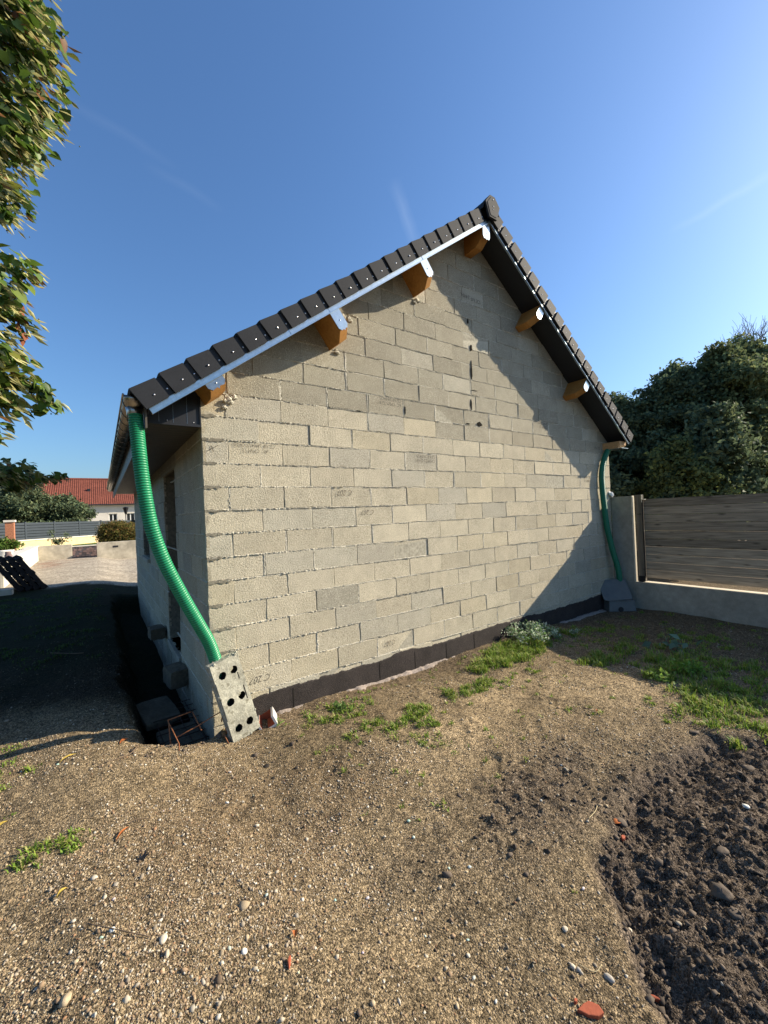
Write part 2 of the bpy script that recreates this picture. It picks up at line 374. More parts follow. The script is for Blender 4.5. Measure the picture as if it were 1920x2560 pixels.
def build_ground_mat(m):
    nt = m.node_tree; N = nt.nodes; L = nt.links; b = N['Principled BSDF']
    b.inputs['Roughness'].default_value = .95; b.inputs['Specular IOR Level'].default_value = .1
    a = N.new('ShaderNodeAttribute'); a.attribute_name = 'col'
    tc = N.new('ShaderNodeTexCoord')
    cur = a.outputs['Color']; hts = []
    for sc, lo, hi in ((95, .50, 1.6), (230, .6, 1.5)):
        v = N.new('ShaderNodeTexVoronoi'); v.inputs['Scale'].default_value = sc; v.inputs['Randomness'].default_value = 1
        L.new(tc.outputs['Object'], v.inputs['Vector'])
        sp = N.new('ShaderNodeSeparateColor'); L.new(v.outputs['Color'], sp.inputs[0])
        mr = N.new('ShaderNodeMapRange'); mr.inputs[3].default_value = lo; mr.inputs[4].default_value = hi
        L.new(sp.outputs[0], mr.inputs[0])
        pw = N.new('ShaderNodeMath'); pw.operation = 'POWER'; pw.inputs[1].default_value = 1.3; L.new(mr.outputs[0], pw.inputs[0])
        s = N.new('ShaderNodeVectorMath'); s.operation = 'SCALE'; L.new(cur, s.inputs[0]); L.new(pw.outputs[0], s.inputs['Scale'])
        cur = s.outputs[0]; hts.append((v.outputs['Distance'], sc))
    n = N.new('ShaderNodeTexNoise'); n.inputs['Scale'].default_value = 8; n.inputs['Detail'].default_value = 8; n.inputs['Roughness'].default_value = .7
    L.new(tc.outputs['Object'], n.inputs['Vector'])
    mr = N.new('ShaderNodeMapRange'); mr.inputs[1].default_value = .3; mr.inputs[2].default_value = .7; mr.inputs[3].default_value = .72; mr.inputs[4].default_value = 1.28
    L.new(n.outputs[0], mr.inputs[0]); s = N.new('ShaderNodeVectorMath'); s.operation = 'SCALE'; L.new(cur, s.inputs[0]); L.new(mr.outputs[0], s.inputs['Scale'])
    L.new(s.outputs[0], b.inputs['Base Color'])
    prev = None
    for h, sc in hts:
        bn = N.new('ShaderNodeBump'); bn.invert = True; bn.inputs['Strength'].default_value = 1.0; bn.inputs['Distance'].default_value = .9/sc
        L.new(h, bn.inputs['Height'])
        if prev: L.new(prev, bn.inputs['Normal'])
        prev = bn.outputs[0]
    L.new(prev, b.inputs['Normal'])
build_ground_mat(gm)
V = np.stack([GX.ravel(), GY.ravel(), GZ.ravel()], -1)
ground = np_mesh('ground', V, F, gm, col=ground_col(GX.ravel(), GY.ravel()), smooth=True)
tag(ground, kind='structure')
ground['label'] = 'brown gravelly ground with dark dug soil in front of the block gable'

def yard():
    ax = np.linspace(-14, 16, 160); ay = np.linspace(9.2, 23.6, 110); X, Y = np.meshgrid(ax, ay); ok = (Y+.35*X+fbm(X, Y, 1.5, 3, 63)*.5)
    Z = ground_z(X, Y) + np.where(ok > 10.3, .012, -.05); n = len(ax); I = np.arange(X.size).reshape(X.shape)
    F = np.stack([I[:-1,:-1], I[:-1,1:], I[1:,1:], I[1:,:-1]], -1).reshape(-1, 4)
    c = np.tile(np.array([.36,.31,.235]), (X.size, 1)); x = X.ravel(); y = Y.ravel()
    lit = (np.exp(-((x+2.6)/.9)**2-((y-20)/2.5)**2)*np.clip(fbm(x, y, 2.5, 3, 7)*2+.6, 0, 1))[:, None]; c = c*(1-.7*lit)+np.array([.20,.09,.05])*.7*lit
    m = mat('yard_gravel', attr='col', rough=.95, spec=.1, noise=[(1.1, .2), (9, .45), (22, .55)], speck=[(16, .62, (.62, .57, .47), .6), (20, .62, (.10, .08, .06), .6)], bump=[(14, 1, .05)])
    o = np_mesh('gravel_yard', np.stack([x, y, Z.ravel()], -1), F, m, col=c, smooth=True); tag(o, kind='structure')
yard()
def gz(x, y): return float(ground_z(np.array([x]), np.array([y]))[0])

# pebbles: one icosahedron stretched at random
ph = (1+5**.5)/2
ICO_V = np.array([(-1,ph,0),(1,ph,0),(-1,-ph,0),(1,-ph,0),(0,-1,ph),(0,1,ph),(0,-1,-ph),(0,1,-ph),(ph,0,-1),(ph,0,1),(-ph,0,-1),(-ph,0,1)], float)
ICO_V /= np.linalg.norm(ICO_V[0])
ICO_F = np.array([(0,11,5),(0,5,1),(0,1,7),(0,7,10),(0,10,11),(1,5,9),(5,11,4),(11,10,2),(10,7,6),(7,1,8),(3,9,4),(3,4,2),(3,2,6),(3,6,8),(3,8,9),(4,9,5),(2,4,11),(6,2,10),(8,6,7),(9,8,1)])
def scatter(name, P, rad, col, matname, flat=.62, jit=.22, smooth=True, tilt=1.0):
    n = len(P)
    ax = rng.uniform(.65, 1.35, (n, 1, 3)); ax[:, :, 2] *= flat
    V = ICO_V[None]*(1+rng.normal(0, jit, (n, 12, 1)))*ax*rad[:, None, None]
    a = rng.uniform(0, 2*np.pi, n); b = rng.normal(0, .45*tilt, n)
    ca, sa, cb, sb = np.cos(a), np.sin(a), np.cos(b), np.sin(b)
    x, y, z = V[..., 0], V[..., 1], V[..., 2]
    y, z = y*cb[:, None]-z*sb[:, None], y*sb[:, None]+z*cb[:, None]
    x, y = x*ca[:, None]-y*sa[:, None], x*sa[:, None]+y*ca[:, None]
    V = np.stack([x, y, z], -1) + P[:, None, :]
    F = (ICO_F[None] + 12*np.arange(n)[:, None, None]).reshape(-1, 3)
    cc = np.repeat(col, 12, 0)
    return np_mesh(name, V.reshape(-1, 3), F, matname, col=cc, smooth=smooth)
def in_view_samples(n, k=1.6):
    cx, cy = -.73, -3.72
    ang = rng.uniform(R(-12), R(85), n)          # azimuth from +y to +x
    u = rng.uniform(0, 1, n); d0, d1 = .9, 8.0
    d = d0*(d1/d0)**(u**(1.0))                   # density ~ 1/d^2
    x = cx + d*np.sin(ang); y = cy + d*np.cos(ang)
    return x, y, d
def pebble_field():
    n = 150000
    x, y, d = in_view_samples(n)
    s = soil_d(x, y); keep = (y < .02) | (x < -.5)
    keep &= ~((x > 7)) & (d < 7.5)
    keep &= (s < -.02) | (rng.uniform(0, 1, n) < .12)
    dens = .16+.84*np.clip(fbm(x, y, 1.6, 4, 71)*3+.45, 0, 1)**1.3
    keep &= rng.uniform(0, 1, n) < dens
    x, y, d, s = x[keep], y[keep], d[keep], s[keep]; n = len(x)
    r = .0024*np.exp(rng.normal(0, .50, n)) + .0003*d
    big = rng.uniform(0, 1, n) < .0045; r[big] = rng.uniform(.006, .011, big.sum())
    z = ground_z(x, y) + r*.15
    t = rng.uniform(0, 1, n)[:, None]
    pal = np.array([(.42,.33,.21),(.29,.20,.12),(.50,.43,.32),(.20,.145,.095),(.35,.29,.21),(.60,.55,.45),(.30,.17,.09)])
    w = rng.choice(len(pal), n, p=[.30,.23,.13,.14,.12,.045,.035])
    col = pal[w]*(.75+.4*t); col[big] = np.array([.52,.46,.36])*(.6+.5*t[big])
    gc = ground_col(x, y); gl = gc.mean(-1, keepdims=True)/.17
    gl = gc.mean(-1, keepdims=True)/.128
    col = col*.88*np.clip(.25+.75*gl, .2, 1.2)  # pebbles follow the ground tone, painted shade included
    o = scatter('gravel', np.stack([x, y, z], -1), r, col, 'stone', flat=.6)
    tag(o, 'small tan and pale pebbles strewn over the brown ground', 'gravel', kind='stuff')
pebble_field()
def soil_clods():
    n = 42000
    x, y, d = in_view_samples(n)
    s = soil_d(x, y); p = dirt_patch(x, y)
    keep = ((s > .02) & (d < 6)) | ((p > .25) & (rng.uniform(0, 1, n) < .28*p)) | ((np.hypot((x+.35)/.45, (y+.22)/.16) < 1+rng.normal(0, .3, n)) & (rng.uniform(0, 1, n) < .55)) | ((np.hypot((x-.30)/.22, (y+.62)/.10) < 1+rng.normal(0, .3, n)) & (rng.uniform(0, 1, n) < .35))
    x, y, d = x[keep], y[keep], d[keep]; n = len(x)
    r = .0045*np.exp(rng.normal(0, .6, n)); r = np.clip(r, .002, .017)
    z = ground_z(x, y) + r*.2
    col = np.array([.105,.081,.060])*(.5+.8*rng.uniform(0, 1, (n, 1)))
    o = scatter('loose_soil', np.stack([x, y, z], -1), r, col, 'stone', flat=.8, jit=.36, smooth=False)
    tag(o, 'dark crumbly clods of earth, mostly dug up at the lower right', 'soil', kind='stuff')
soil_clods()

# ------------------------------------------------------------ block walls
RH = 0.2065; Z0 = 2.5117; DRK = .4
SL = .742; AX = 3.485; cS, sS = .803, .596
def clip_half(poly, a, b, c):
    out = []
    for i in range(len(poly)):
        p, q = poly[i], poly[(i+1) % len(poly)]
        dp = a*p[0]+b*p[1]-c; dq = a*q[0]+b*q[1]-c
        if dp <= 0: out.append(p)
        if dp*dq < 0:
            t = dp/(dp-dq); out.append((p[0]+(q[0]-p[0])*t, p[1]+(q[1]-p[1])*t))
    return out
def rect_sub(rects, hole):
    hx0, hx1, hz0, hz1 = hole; out = []
    for (x0, x1, z0, z1) in rects:
        if x1 <= hx0 or x0 >= hx1 or z1 <= hz0 or z0 >= hz1: out.append((x0,x1,z0,z1)); continue
        if x0 < hx0: out.append((x0, hx0, z0, z1))
        if x1 > hx1: out.append((hx1, x1, z0, z1))
        mx0, mx1 = max(x0, hx0), min(x1, hx1)
        if z0 < hz0: out.append((mx0, mx1, z0, hz0))
        if z1 > hz1: out.append((mx0, mx1, hz1, z1))
    return out
def densify(poly, step=.045, jit=.0016, r=rnd):
    out = []
    for i in range(len(poly)):
        p, q = poly[i], poly[(i+1) % len(poly)]
        L = math.hypot(q[0]-p[0], q[1]-p[1]); n = max(1, int(L/step))
        for k in range(n):
            t = k/n; j = jit if k else jit*.5
            out.append((p[0]+(q[0]-p[0])*t + r.gauss(0, j), p[1]+(q[1]-p[1])*t + r.gauss(0, j)))
    return out
BEIGE = [(.51,.455,.335),(.50,.45,.335),(.53,.475,.35),(.49,.44,.325),(.51,.45,.32)]
GREYB = [(.46,.425,.33),(.45,.415,.325),(.48,.445,.345)]
DULL = [(.36,.33,.25),(.345,.315,.24),(.38,.345,.26),(.335,.305,.23)]
joints_v = []
def wall_blocks(name, length, zlo, zhi, mp, parent, holes=(), gable=False, seed=1, first=(.5,.215), tone=1.0):
    """mp(u, depth, z): depth>0 = outwards.  One mesh, every block with chipped arris and its own tone."""
    r = random.Random(seed); V = []; Fs = []; cols = []
    i0 = int(math.floor((Z0-zhi)/RH))-1; i1 = int(math.ceil((Z0-zlo)/RH))+1
    for i in range(i0, i1):
        zt = Z0 - RH*i; zb = zt - RH
        off = first[0] if i % 2 == 0 else first[1]
        if i < -1 and gable: off = r.choice([.12,.22,.36,.46])
        u = 0.0; nxt = off
        while u < length - .02:
            e = min(nxt, length)
            if length - e < .09: e = length
            thick = r.random() < (.28 if not (gable and i in (-2,-3)) else .7)
            gap = .010 if thick else .0014
            jz = .0042
            rc = (u, e, zb+jz, zt-jz)
            joints_v.append((name, e, zb, zt, thick)) if e < length else None
            rs = [rc]
            for h in holes: rs = rect_sub(rs, h)
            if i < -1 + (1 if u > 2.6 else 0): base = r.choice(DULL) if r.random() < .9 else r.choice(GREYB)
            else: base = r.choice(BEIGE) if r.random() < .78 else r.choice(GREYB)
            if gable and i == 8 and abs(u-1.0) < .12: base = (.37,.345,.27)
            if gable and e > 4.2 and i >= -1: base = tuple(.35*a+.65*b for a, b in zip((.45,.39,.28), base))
            tn = r.uniform(.90, 1.07)*tone; dep = r.gauss(0, .0022)
            for (x0, x1, z0, z1) in rs:
                if x1-x0 < .02 or z1-z0 < .015: continue
                g0 = gap if x0 == u and u > 0 else 0; g1 = gap if x1 == e and e < length else 0
                poly = [(x0+g0, z0), (x1-g1, z0), (x1-g1, z1), (x0+g0, z1)]
                if gable:
                    poly = clip_half(poly, -SL, 1, 5.295+.035/cS - SL*AX)
                    poly = clip_half(poly, SL, 1, 5.295+.035/cS + SL*AX)
                    if len(poly) < 3: continue
                poly = densify(poly, .045, .0022, r)
                if len(poly) < 3: continue
                cx = sum(p[0] for p in poly)/len(poly); cz = sum(p[1] for p in poly)/len(poly)
                n = len(poly); o = len(V)
                hw = max(abs(p[0]-cx) for p in poly)+1e-6; hh = max(abs(p[1]-cz) for p in poly)+1e-6
                ba = r.gauss(0, .0012); bb = r.gauss(0, .0012)
                for p in poly: V.append(mp(p[0], -.03, p[1]))
                for p in poly: V.append(mp(p[0], dep-.003+ba*(p[0]-cx)/hw, p[1]))
                for p in poly:
                    fx = 1-.0035/hw; fz = 1-.0035/hh
                    V.append(mp(cx+(p[0]-cx)*fx, dep + ba*(p[0]-cx)/hw + bb*(p[1]-cz)/hh, cz+(p[1]-cz)*fz))
                for k in range(n):
                    k2 = (k+1) % n
                    Fs.append((o+k, o+k2, o+n+k2, o+n+k)); Fs.append((o+n+k, o+n+k2, o+2*n+k2, o+2*n+k))
                Fs.append(tuple(o+2*n+k for k in range(n)))
                cc = tuple(c*tn for c in base); cols += [cc]*(3*n)
            u = e; nxt = e + .5
            if i < -1 and gable and r.random() < .15: nxt = e + .42
    me = bpy.data.meshes.new(name); org = wloc(parent)
    me.from_pydata([tuple(Vector(v)-org) for v in V], [], Fs); me.materials.append(MT['block'])
    a = me.color_attributes.new('col', 'FLOAT_COLOR', 'POINT')
    arr = np.ones((len(V), 4), np.float32); arr[:, :3] = cols; a.data.foreach_set('color', arr.ravel())
    me.update(); o = bpy.data.objects.new(name, me); C.objects.link(o); o.parent = parent
    return o
def mortar_beads(parent, name, segs, mp, seed, length, gable):
    """squeezed bedding mortar: ragged strips along joints; segs = (u0,z0,u1,z1,width,proud)"""
    r = random.Random(seed); mb = MB()
    for (u0, z0, u1, z1, w, pr, fill) in segs:
        L = math.hypot(u1-u0, z1-z0); n = max(2, int(L/.012)); tu, tz = (u1-u0)/L, (z1-z0)/L; nu, nz_ = -tz, tu
        run = 0; on = r.random() < fill; ring = []
        for k in range(n+1):
            t = k/n
            if run <= 0:
                on = r.random() < fill; run = r.randint(2, 22)
            run -= 1
            ww = w*r.uniform(.5, 1.7); pp = (pr*r.uniform(-.3, 2.0) if on else -.004)
            c = (u0+(u1-u0)*t, z0+(z1-z0)*t)
            off = r.gauss(0, w*.25)
            ring.append((c, ww, pp, off))
        o = len(mb.v); vs = []
        for c, ww, pp, off in ring:
            for q, dd in ((-1, -.008), (-.45, pp*.8), (.4, pp), (1, -.008)):
                vs.append(mp(c[0]+nu*(ww*q+off), dd, c[1]+nz_*(ww*q+off)))
        fs = [(4*k+j, 4*k+j+1, 4*k+5+j, 4*k+4+j) for k in range(n) for j in range(3)]
        mb.add(vs, fs)
    return mb.build(name, 'mortar', parent, smooth=False)

G = empty('garage', (3.5, 4.2, -.25), 'unrendered grey concrete block garage with dark tiled gable roof', 'building')
W = 7.02; DEP = 8.5
mg = lambda u, d, z: (u, -d, z)
ms = lambda u, d, z: (-d, u, z)
DOOR = (1.62, 2.62, .0, 2.24); WIN = (4.95, 6.20, .95, 2.20)
def pier_segs(length, gable, holes=()):
    segs = []; r = random.Random(3)
    i = -14 if gable else 0
    while i < 14:
        z = Z0 - RH*i
        if z < -.1: break
        u0, u1 = 0.02, length
        if gable:
            lim = (5.30-z)/SL
            u0 = max(.02, AX-lim); u1 = min(length-.02, AX+lim)
        if u1-u0 > .1:
            k = u0
            while k < u1:
                e = min(k+r.uniform(.4, 1.4), u1)
                if not any(h[0]-.05 < (k+e)/2 < h[1]+.05 and h[2] < z < h[3] for h in holes):
                    segs.append((k, z, e, z, .0066, .0048, .97 if r.random() < .8 else .5))
                k = e
        i += 1
    return segs
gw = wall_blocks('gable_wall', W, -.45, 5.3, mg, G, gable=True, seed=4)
segs = pier_segs(W, True)
r_ = random.Random(8)
for (nm, e, zb, zt, th) in joints_v:
    if nm != 'gable_wall': continue
    lim = (5.33-zt)/SL
    if abs(e-AX) > lim or zb < -.02: continue
    if th: segs.append((e, zb+.006, e, zt-.006, (.010 if r_.random() < .6 else .015), .001, .95))
mort = mortar_beads(G, 'mortar_joints', segs, mg, 5, W, True)
# solid core behind the blocks (gable), thin dark joints are real gaps to this core
mb = MB(); T = 5.295+.03/cS
poly = [(0.004,-.6),(W-.004,-.6),(W-.004,T-SL*(W-AX)),(AX,T),(0.004,T-SL*AX)]
mb.prism(poly, lambda p: (p[0], .0055, p[1]), lambda p: (p[0], .2, p[1]))
mb.build('gable_core', 'mortar_core', G)
sw = wall_blocks('side_wall', DEP, -.6, 2.45, ms, G, holes=[DOOR, WIN], seed=14, first=(.215,.5), tone=.82)  # tone darkens these blocks, painting in the shade of this side
mortar_beads(G, 'side_mortar_joints', [s for s in pier_segs(DEP, False, [DOOR, WIN])], ms, 6, DEP, False)
mb = MB()
for (x0, x1, z0, z1) in rect_sub(rect_sub([(.21, DEP, -.7, 2.6)], DOOR), WIN):
    mb.box((.009, x0, z0), (.2, x1, z1))
mb.build('side_core', 'mortar_dark', G)
mb = MB(); mb.box((W-.2, .21, -.6), (W-.002, DEP-.21, 2.66)); mb.build('far_side_wall', 'mortar', G)
mb = MB(); mb.prism([(0.004,-.6),(W-.004,-.6),(W-.004,T-SL*(W-AX)),(AX,T),(0.004,T-SL*AX)], lambda p: (p[0], DEP-.2, p[1]), lambda p: (p[0], DEP, p[1])); mb.build('rear_wall', 'mortar', G)
mb = MB(); mb.box((.21, .21, -.05), (W-.21, DEP-.21, 0.0)); mb.build('floor_slab', 'concrete', G)
# reveals, threshold, sill
mb = MB()
mb.box((-.03, DOOR[0]+.003, -.07), (.22, DOOR[1]-.003, .0)); mb.build('threshold', 'concrete', G, bevel=.004)
mb = MB(); mb.box((-.05, WIN[0]-.06, WIN[2]-.065), (.2, WIN[1]+.06, WIN[2]-.005)); mb.build('window_sill', 'concrete_far', G, bevel=.004)
mb = MB(); mb.box((-.006, DOOR[0]-.2, 2.245), (.2, DOOR[1]+.2, 2.4)); mb.build('lintel', 'concrete', G)
wf = MB()
for a, b in (((.10, WIN[0]+.002, WIN[2]),(.15, WIN[0]+.06, WIN[3]-.002)),((.10, WIN[1]-.06, WIN[2]),(.15, WIN[1]-.002, WIN[3]-.002)),((.10, WIN[0]+.06, WIN[2]),(.15, WIN[1]-.06, WIN[2]+.06)),((.10, WIN[0]+.06, WIN[3]-.06),(.15, WIN[1]-.06, WIN[3]-.002))): wf.box(a, b)
w_ = wf.build('window', 'black_metal', G); mb = MB(); mb.box((.12, WIN[0]+.06, WIN[2]+.06), (.128, WIN[1]-.06, WIN[3]-.06)); mb.build('pane', 'glass', w_)
# corner mortar smears
mb = MB(); r_ = random.Random(4)
for i in range(0, 13):
    z = Z0-RH*i; n = 9; L_ = r_.uniform(.13, .21) if i % 2 else r_.uniform(.10, .19)
    top = [(k/n*L_, z+.004+r_.uniform(.0, .012)*(1 if 0 < k < n else 0)) for k in range(n+1)]
    bot = [(k/n*L_, z-.006-r_.uniform(.002, .018)*(1 if k < n else 0)) for k in range(n, -1, -1)]
    d = r_.uniform(.002, .005)
    mb = MB(); mb.prism([(x+.002, zz) for x, zz in top+bot], lambda p, d=d: (p[0], -d-.002, p[1]), lambda p: (p[0], .004, p[1]))
    mb.build('corner_mortar', 'mortar_dark', G)
# bitumen band with ragged top
def band():
    n = 360; r = random.Random(2); V = []; fs = []; w = 0
    for k in range(n+1):
        x = .20 + (W-.24)*k/n
        w = w*.8 + r.gauss(0, .004)
        top = -.012 + w + .012*math.sin(x*2.1) - .14*max(0, 1-(x-.20)/.22)**2 + (.03*math.exp(-((x-2.05)/.2)**2))
        V += [(x, -.004, -.7), (x, -.011-abs(w)*.1, -.7), (x, -.011, top-.01), (x, -.008, top), (x, .003, top+.002)]
    fs = [(5*k+j, 5*k+5+j, 5*k+6+j, 5*k+1+j) for k in range(n) for j in range(4)]
    mb = MB(); mb.add(V, fs)
    mb.m = 1
    for x in (.72, 1.22, 1.72, 2.22, 2.72, 3.22, 4.22):
        if x in (1.22,): continue
        mb.box((x-.003, -.0135, -.25), (x+.003, -.0125, -.03))
    mb.build('bitumen_band', ['bitumen', 'painted_recess'], G)
band()
def footing():
    n = 320; r = random.Random(9); V = []
    a = b = 0
    for k in range(n+1):
        x = .25+6.25*k/n; a = a*.85+r.gauss(0, .006); b = b*.8+r.gauss(0, .004)
        z = -.222-.0085*x + b; w = .055+a+.02*math.sin(x*1.7)+.05*max(0, (x-4.2)/2)
        V += [(x, -.005, z+.014), (x, -w*.55, z+.010), (x, -w, z-.002), (x, -w-.02, z-.06)]
    mb = MB(); mb.add(V, [(4*k+j, 4*k+4+j, 4*k+5+j, 4*k+1+j) for k in range(n) for j in range(3)])
    mb.build('footing_strip', 'footing', G, smooth=True)
footing()
# thin dark plates on the gable, painting shade for holes and cracks
mb = MB(); r_ = random.Random(6)
def blotch(cx, cz, w, h, n=14, rr=.35):
    mb = MB(); mb.prism([(cx+w*math.cos(a)*(1+r_.uniform(-rr, rr)), cz+h*math.sin(a)*(1+r_.uniform(-rr, rr))) for a in [2*math.pi*k/n for k in range(n)]],
             lambda p: (p[0], -.0075, p[1]), lambda p: (p[0], .0, p[1])); mb.build('painted_recess', 'painted_recess', G)
blotch(3.52, 2.75, .042, .03); blotch(3.375, 2.99, .012, .06, rr=.5); blotch(3.41, 3.46, .011, .10, 20, .6); blotch(3.42, 3.77, .02, .04, rr=.5)
blotch(3.38, 4.12, .012, .03); blotch(3.30, 2.74, .03, .006); blotch(3.44, 3.20, .05, .005)
blotch(1.60, 2.72, .03, .006); blotch(2.24, 2.80, .007, .04); 

# stamped and hand-written marks on blocks (upside down, as laid)
def text_mesh(s, size, cx, cz, rot=math.pi, shear=0.0, sx=1.0):
    cu = bpy.data.curves.new('t', 'FONT'); cu.body = s; cu.size = size; cu.align_x = 'CENTER'; cu.align_y = 'CENTER'; cu.shear = shear
    ob = bpy.data.objects.new('t', cu); C.objects.link(ob)
    me = bpy.data.meshes.new_from_object(ob); bpy.data.objects.remove(ob)
    cr, sr = math.cos(rot), math.sin(rot); out = []
    for v in me.vertices:
        x, y = v.co.x*sx, v.co.y
        out.append((cx + x*cr - y*sr, -.0048, cz + x*sr + y*cr))
    fs = [tuple(p.vertices) for p in me.polygons]; bpy.data.meshes.remove(me); return out, fs
ink = bpy.data.materials.new('faded_ink'); ink.use_nodes = True
nt = ink.node_tree; N = nt.nodes; b_ = N['Principled BSDF']; b_.inputs['Base Color'].default_value = (.09,.08,.065,1); b_.inputs['Roughness'].default_value = 1
tr = N.new('ShaderNodeBsdfTransparent'); mx = N.new('ShaderNodeMixShader'); no = N.new('ShaderNodeTexNoise'); no.inputs['Scale'].default_value = 130
tcn = N.new('ShaderNodeTexCoord'); nt.links.new(tcn.outputs['Object'], no.inputs[0])
mr = N.new('ShaderNodeMapRange'); mr.inputs[1].default_value = .42; mr.inputs[2].default_value = .56; mr.inputs[3].default_value = .35; mr.inputs[4].default_value = 1.0
nt.links.new(no.outputs[0], mr.inputs[0]); nt.links.new(mr.outputs[0], mx.inputs[0]); nt.links.new(tr.outputs[0], mx.inputs[1]); nt.links.new(b_.outputs[0], mx.inputs[2])
nt.links.new(mx.outputs[0], N['Material Output'].inputs[0])
def mark(lines, size, cx, cz, dz, rot=math.pi, shear=0, sx=1.0, ce=False):
    m_ = MB()
    for k, s in enumerate(lines):
        v, f = text_mesh(s, size, cx, cz + k*dz, rot, shear, sx); m_.add(v, f)
    m_.build('block_stamp', ink, G)
mark(['CE NF 24/04/25 06:28', 'AC  CPBM 22'], .052, .455, 2.275, -.05, sx=.80)
mark(['CE NF 24/04/25', 'AC  CPBM 22 B'], .052, 2.03, 2.90, -.052, sx=.9)
mark(['CE NF 24/04/25', 'CPBM 22 07:44'], .05, 2.53, 2.268, -.05, sx=.9)
mark(['CE NF 24/04', 'CPBM 22'], .055, 4.99, 2.90, -.055)
mark(['NF 24/04', 'CPBM 22'], .055, 6.22, 2.075, -.055)
mark(['CE NF'], .07, 6.60, 2.61, 0)
mark(['CE NF 24/04'], .07, 3.46, 4.45, 0, rot=math.pi-.05)
mark(['C 207'], .085, 1.385, 1.835, 0, shear=.35, sx=.85)
mark(['C 207'], .075, 1.66, 1.62, 0, shear=.35, sx=.9)
mark(['C 207'], .075, 1.88, .147, 0, shear=.35, sx=.8)
mark(['C 207'], .085, .42, .14, 0, shear=.35, sx=.9)
mark(['X'], .085, .10, 2.23, 0, shear=.5, sx=1.2)

# ------------------------------------------------------------ roof
def rp(sg, s, n, y):      # roof coordinates: s down the slope from the apex, n above the metal edge
    return (AX + sg*(s*cS + n*sS), y, 5.295 - s*sS + n*cS)
YF = -.36; YB = DEP+.25
S_END = {-1: 4.86, 1: 4.43}
for sg, nm in ((-1, 'left'), (1, 'right')):
    SE = S_END[sg]; mb = MB()
    # stepped roof covering
    P = .2375; prof = []
    k = 0; s = SE-.01
    while s > .02:
        prof.append((s, .19)); prof.append((max(s-P, 0.0), .165)); s -= P
    poly = prof + [(0.0, .06), (SE-.02, .06)]
    mb.prism(poly, lambda p: rp(sg, p[0], p[1], -.20), lambda p: rp(sg, p[0], p[1], YB))
    roof = mb.build('roof_covering', 'tile', G)
    mb = MB(); n_s = .030
    mb.prism([(0.0, n_s), (SE-.03, n_s), (SE-.03, .056), (0, .056)], lambda p: rp(sg, p[0], p[1], -.326), lambda p: rp(sg, p[0], p[1], YB-.05))
    mb.build('verge_lining', 'lining', G)
    mb = MB()
    mb.prism([(0.0, -.014), (SE-.02, -.014), (SE-.02, .052), (0, .052)], lambda p: rp(sg, p[0], p[1], -.345), lambda p: rp(sg, p[0], p[1], -.330))
    mb.prism([(0.0, -.018), (SE-.015, -.018), (SE-.015, -.012), (0, -.012)], lambda p: rp(sg, p[0], p[1], -.356), lambda p: rp(sg, p[0], p[1], -.331))
    mb.prism([(0.0, .012), (SE-.02, .012), (SE-.02, .016), (0, .016)], lambda p: rp(sg, p[0], p[1], -.349), lambda p: rp(sg, p[0], p[1], -.3455))
    for q in (1.4, 2.9, 3.4):
        mb.prism([(q, -.0135), (q+.06, -.0135), (q+.06, .05), (q, .05)], lambda p: rp(sg, p[0], p[1], -.3475), lambda p: rp(sg, p[0], p[1], -.3452))
    mb.build('metal_edge', 'galva', G)
    # verge tiles
    def tile_mb(S):
        jj = rnd.gauss(0, .0025); kk = rnd.gauss(0, .002); S = S + rnd.gauss(0, .002); m_ = MB(); a = S; b = S-.186; e = S-P+.004
        main = [(a+kk, .028), (a+.006, .198+jj*.6), (b, .184), (b, .028)]
        m_.prism(main, lambda p: rp(sg, p[0], p[1], -.378+jj), lambda p: rp(sg, p[0], p[1], -.352))
        m_.m = 0
        m_.prism([(a+.006, .18), (a+.006, .200), (b-.05, .176), (b-.05, .15)], lambda p: rp(sg, p[0], p[1], -.3515), lambda p: rp(sg, p[0], p[1], -.19))
        m_.m = 1
        m_.prism([(b-.0005, .034), (b-.0005, .174), (e, .170), (e, .034)], lambda p: rp(sg, p[0], p[1], -.360), lambda p: rp(sg, p[0], p[1], -.3525))
        m_.m = 2
        ax = (0, -1, 0)
        m_.dome(rp(sg, S-.105, .085, -.378), .009, ax); m_.dome(rp(sg, S-.212, .082, -.360), .009, ax)
        return m_
    k = 0; S = SE
    while S > .14:
        tile_mb(S).build('verge_tile', ['tile', 'tile_edge', 'screw'], roof, bevel=0)
        S -= P
# ridge
mb = MB(); hexa = [(-.075,.0),(.065,.0),(.135,.185),(.0,.285),(-.125,.19)]
hexa = [(-.07,-.01),(.07,-.01),(.135,.17),(.045,.275),(-.045,.275),(-.135,.17)]
mb.prism([(AX+x, 5.30+z) for x, z in hexa], lambda p: (p[0], -.415, p[1]), lambda p: (p[0], -.385, p[1]))
mb.prism([(AX+x*.78, 5.30+.02+z*.83) for x, z in hexa], lambda p: (p[0], -.420, p[1]), lambda p: (p[0], -.4155, p[1]))
mb.m = 1
for z in (.10, .14, .22): mb.dome((AX, -.421, 5.30+z), .008, (0,-1,0))
mb.build('ridge_end_cap', ['tile', 'screw'], G, bevel=.004)
mb = MB()
y = -.384
while y < YB:
    mb.prism([(AX+x, 5.30+z) for x, z in [(-.15,.09),(-.13,.16),(-.045,.262),(.045,.262),(.13,.16),(.15,.09)]], lambda p: (p[0], y, p[1]), lambda p: (p[0], y+.36, p[1]+.0))
    mb.prism([(AX+x, 5.30+z) for x, z in [(-.158,.09),(-.138,.168),(-.047,.272),(.047,.272),(.138,.168),(.158,.09)]], lambda p: (p[0], y, p[1]), lambda p: (p[0], y+.045, p[1]+.0))
    y += .362
mb.build('ridge_tiles', 'tile', G)

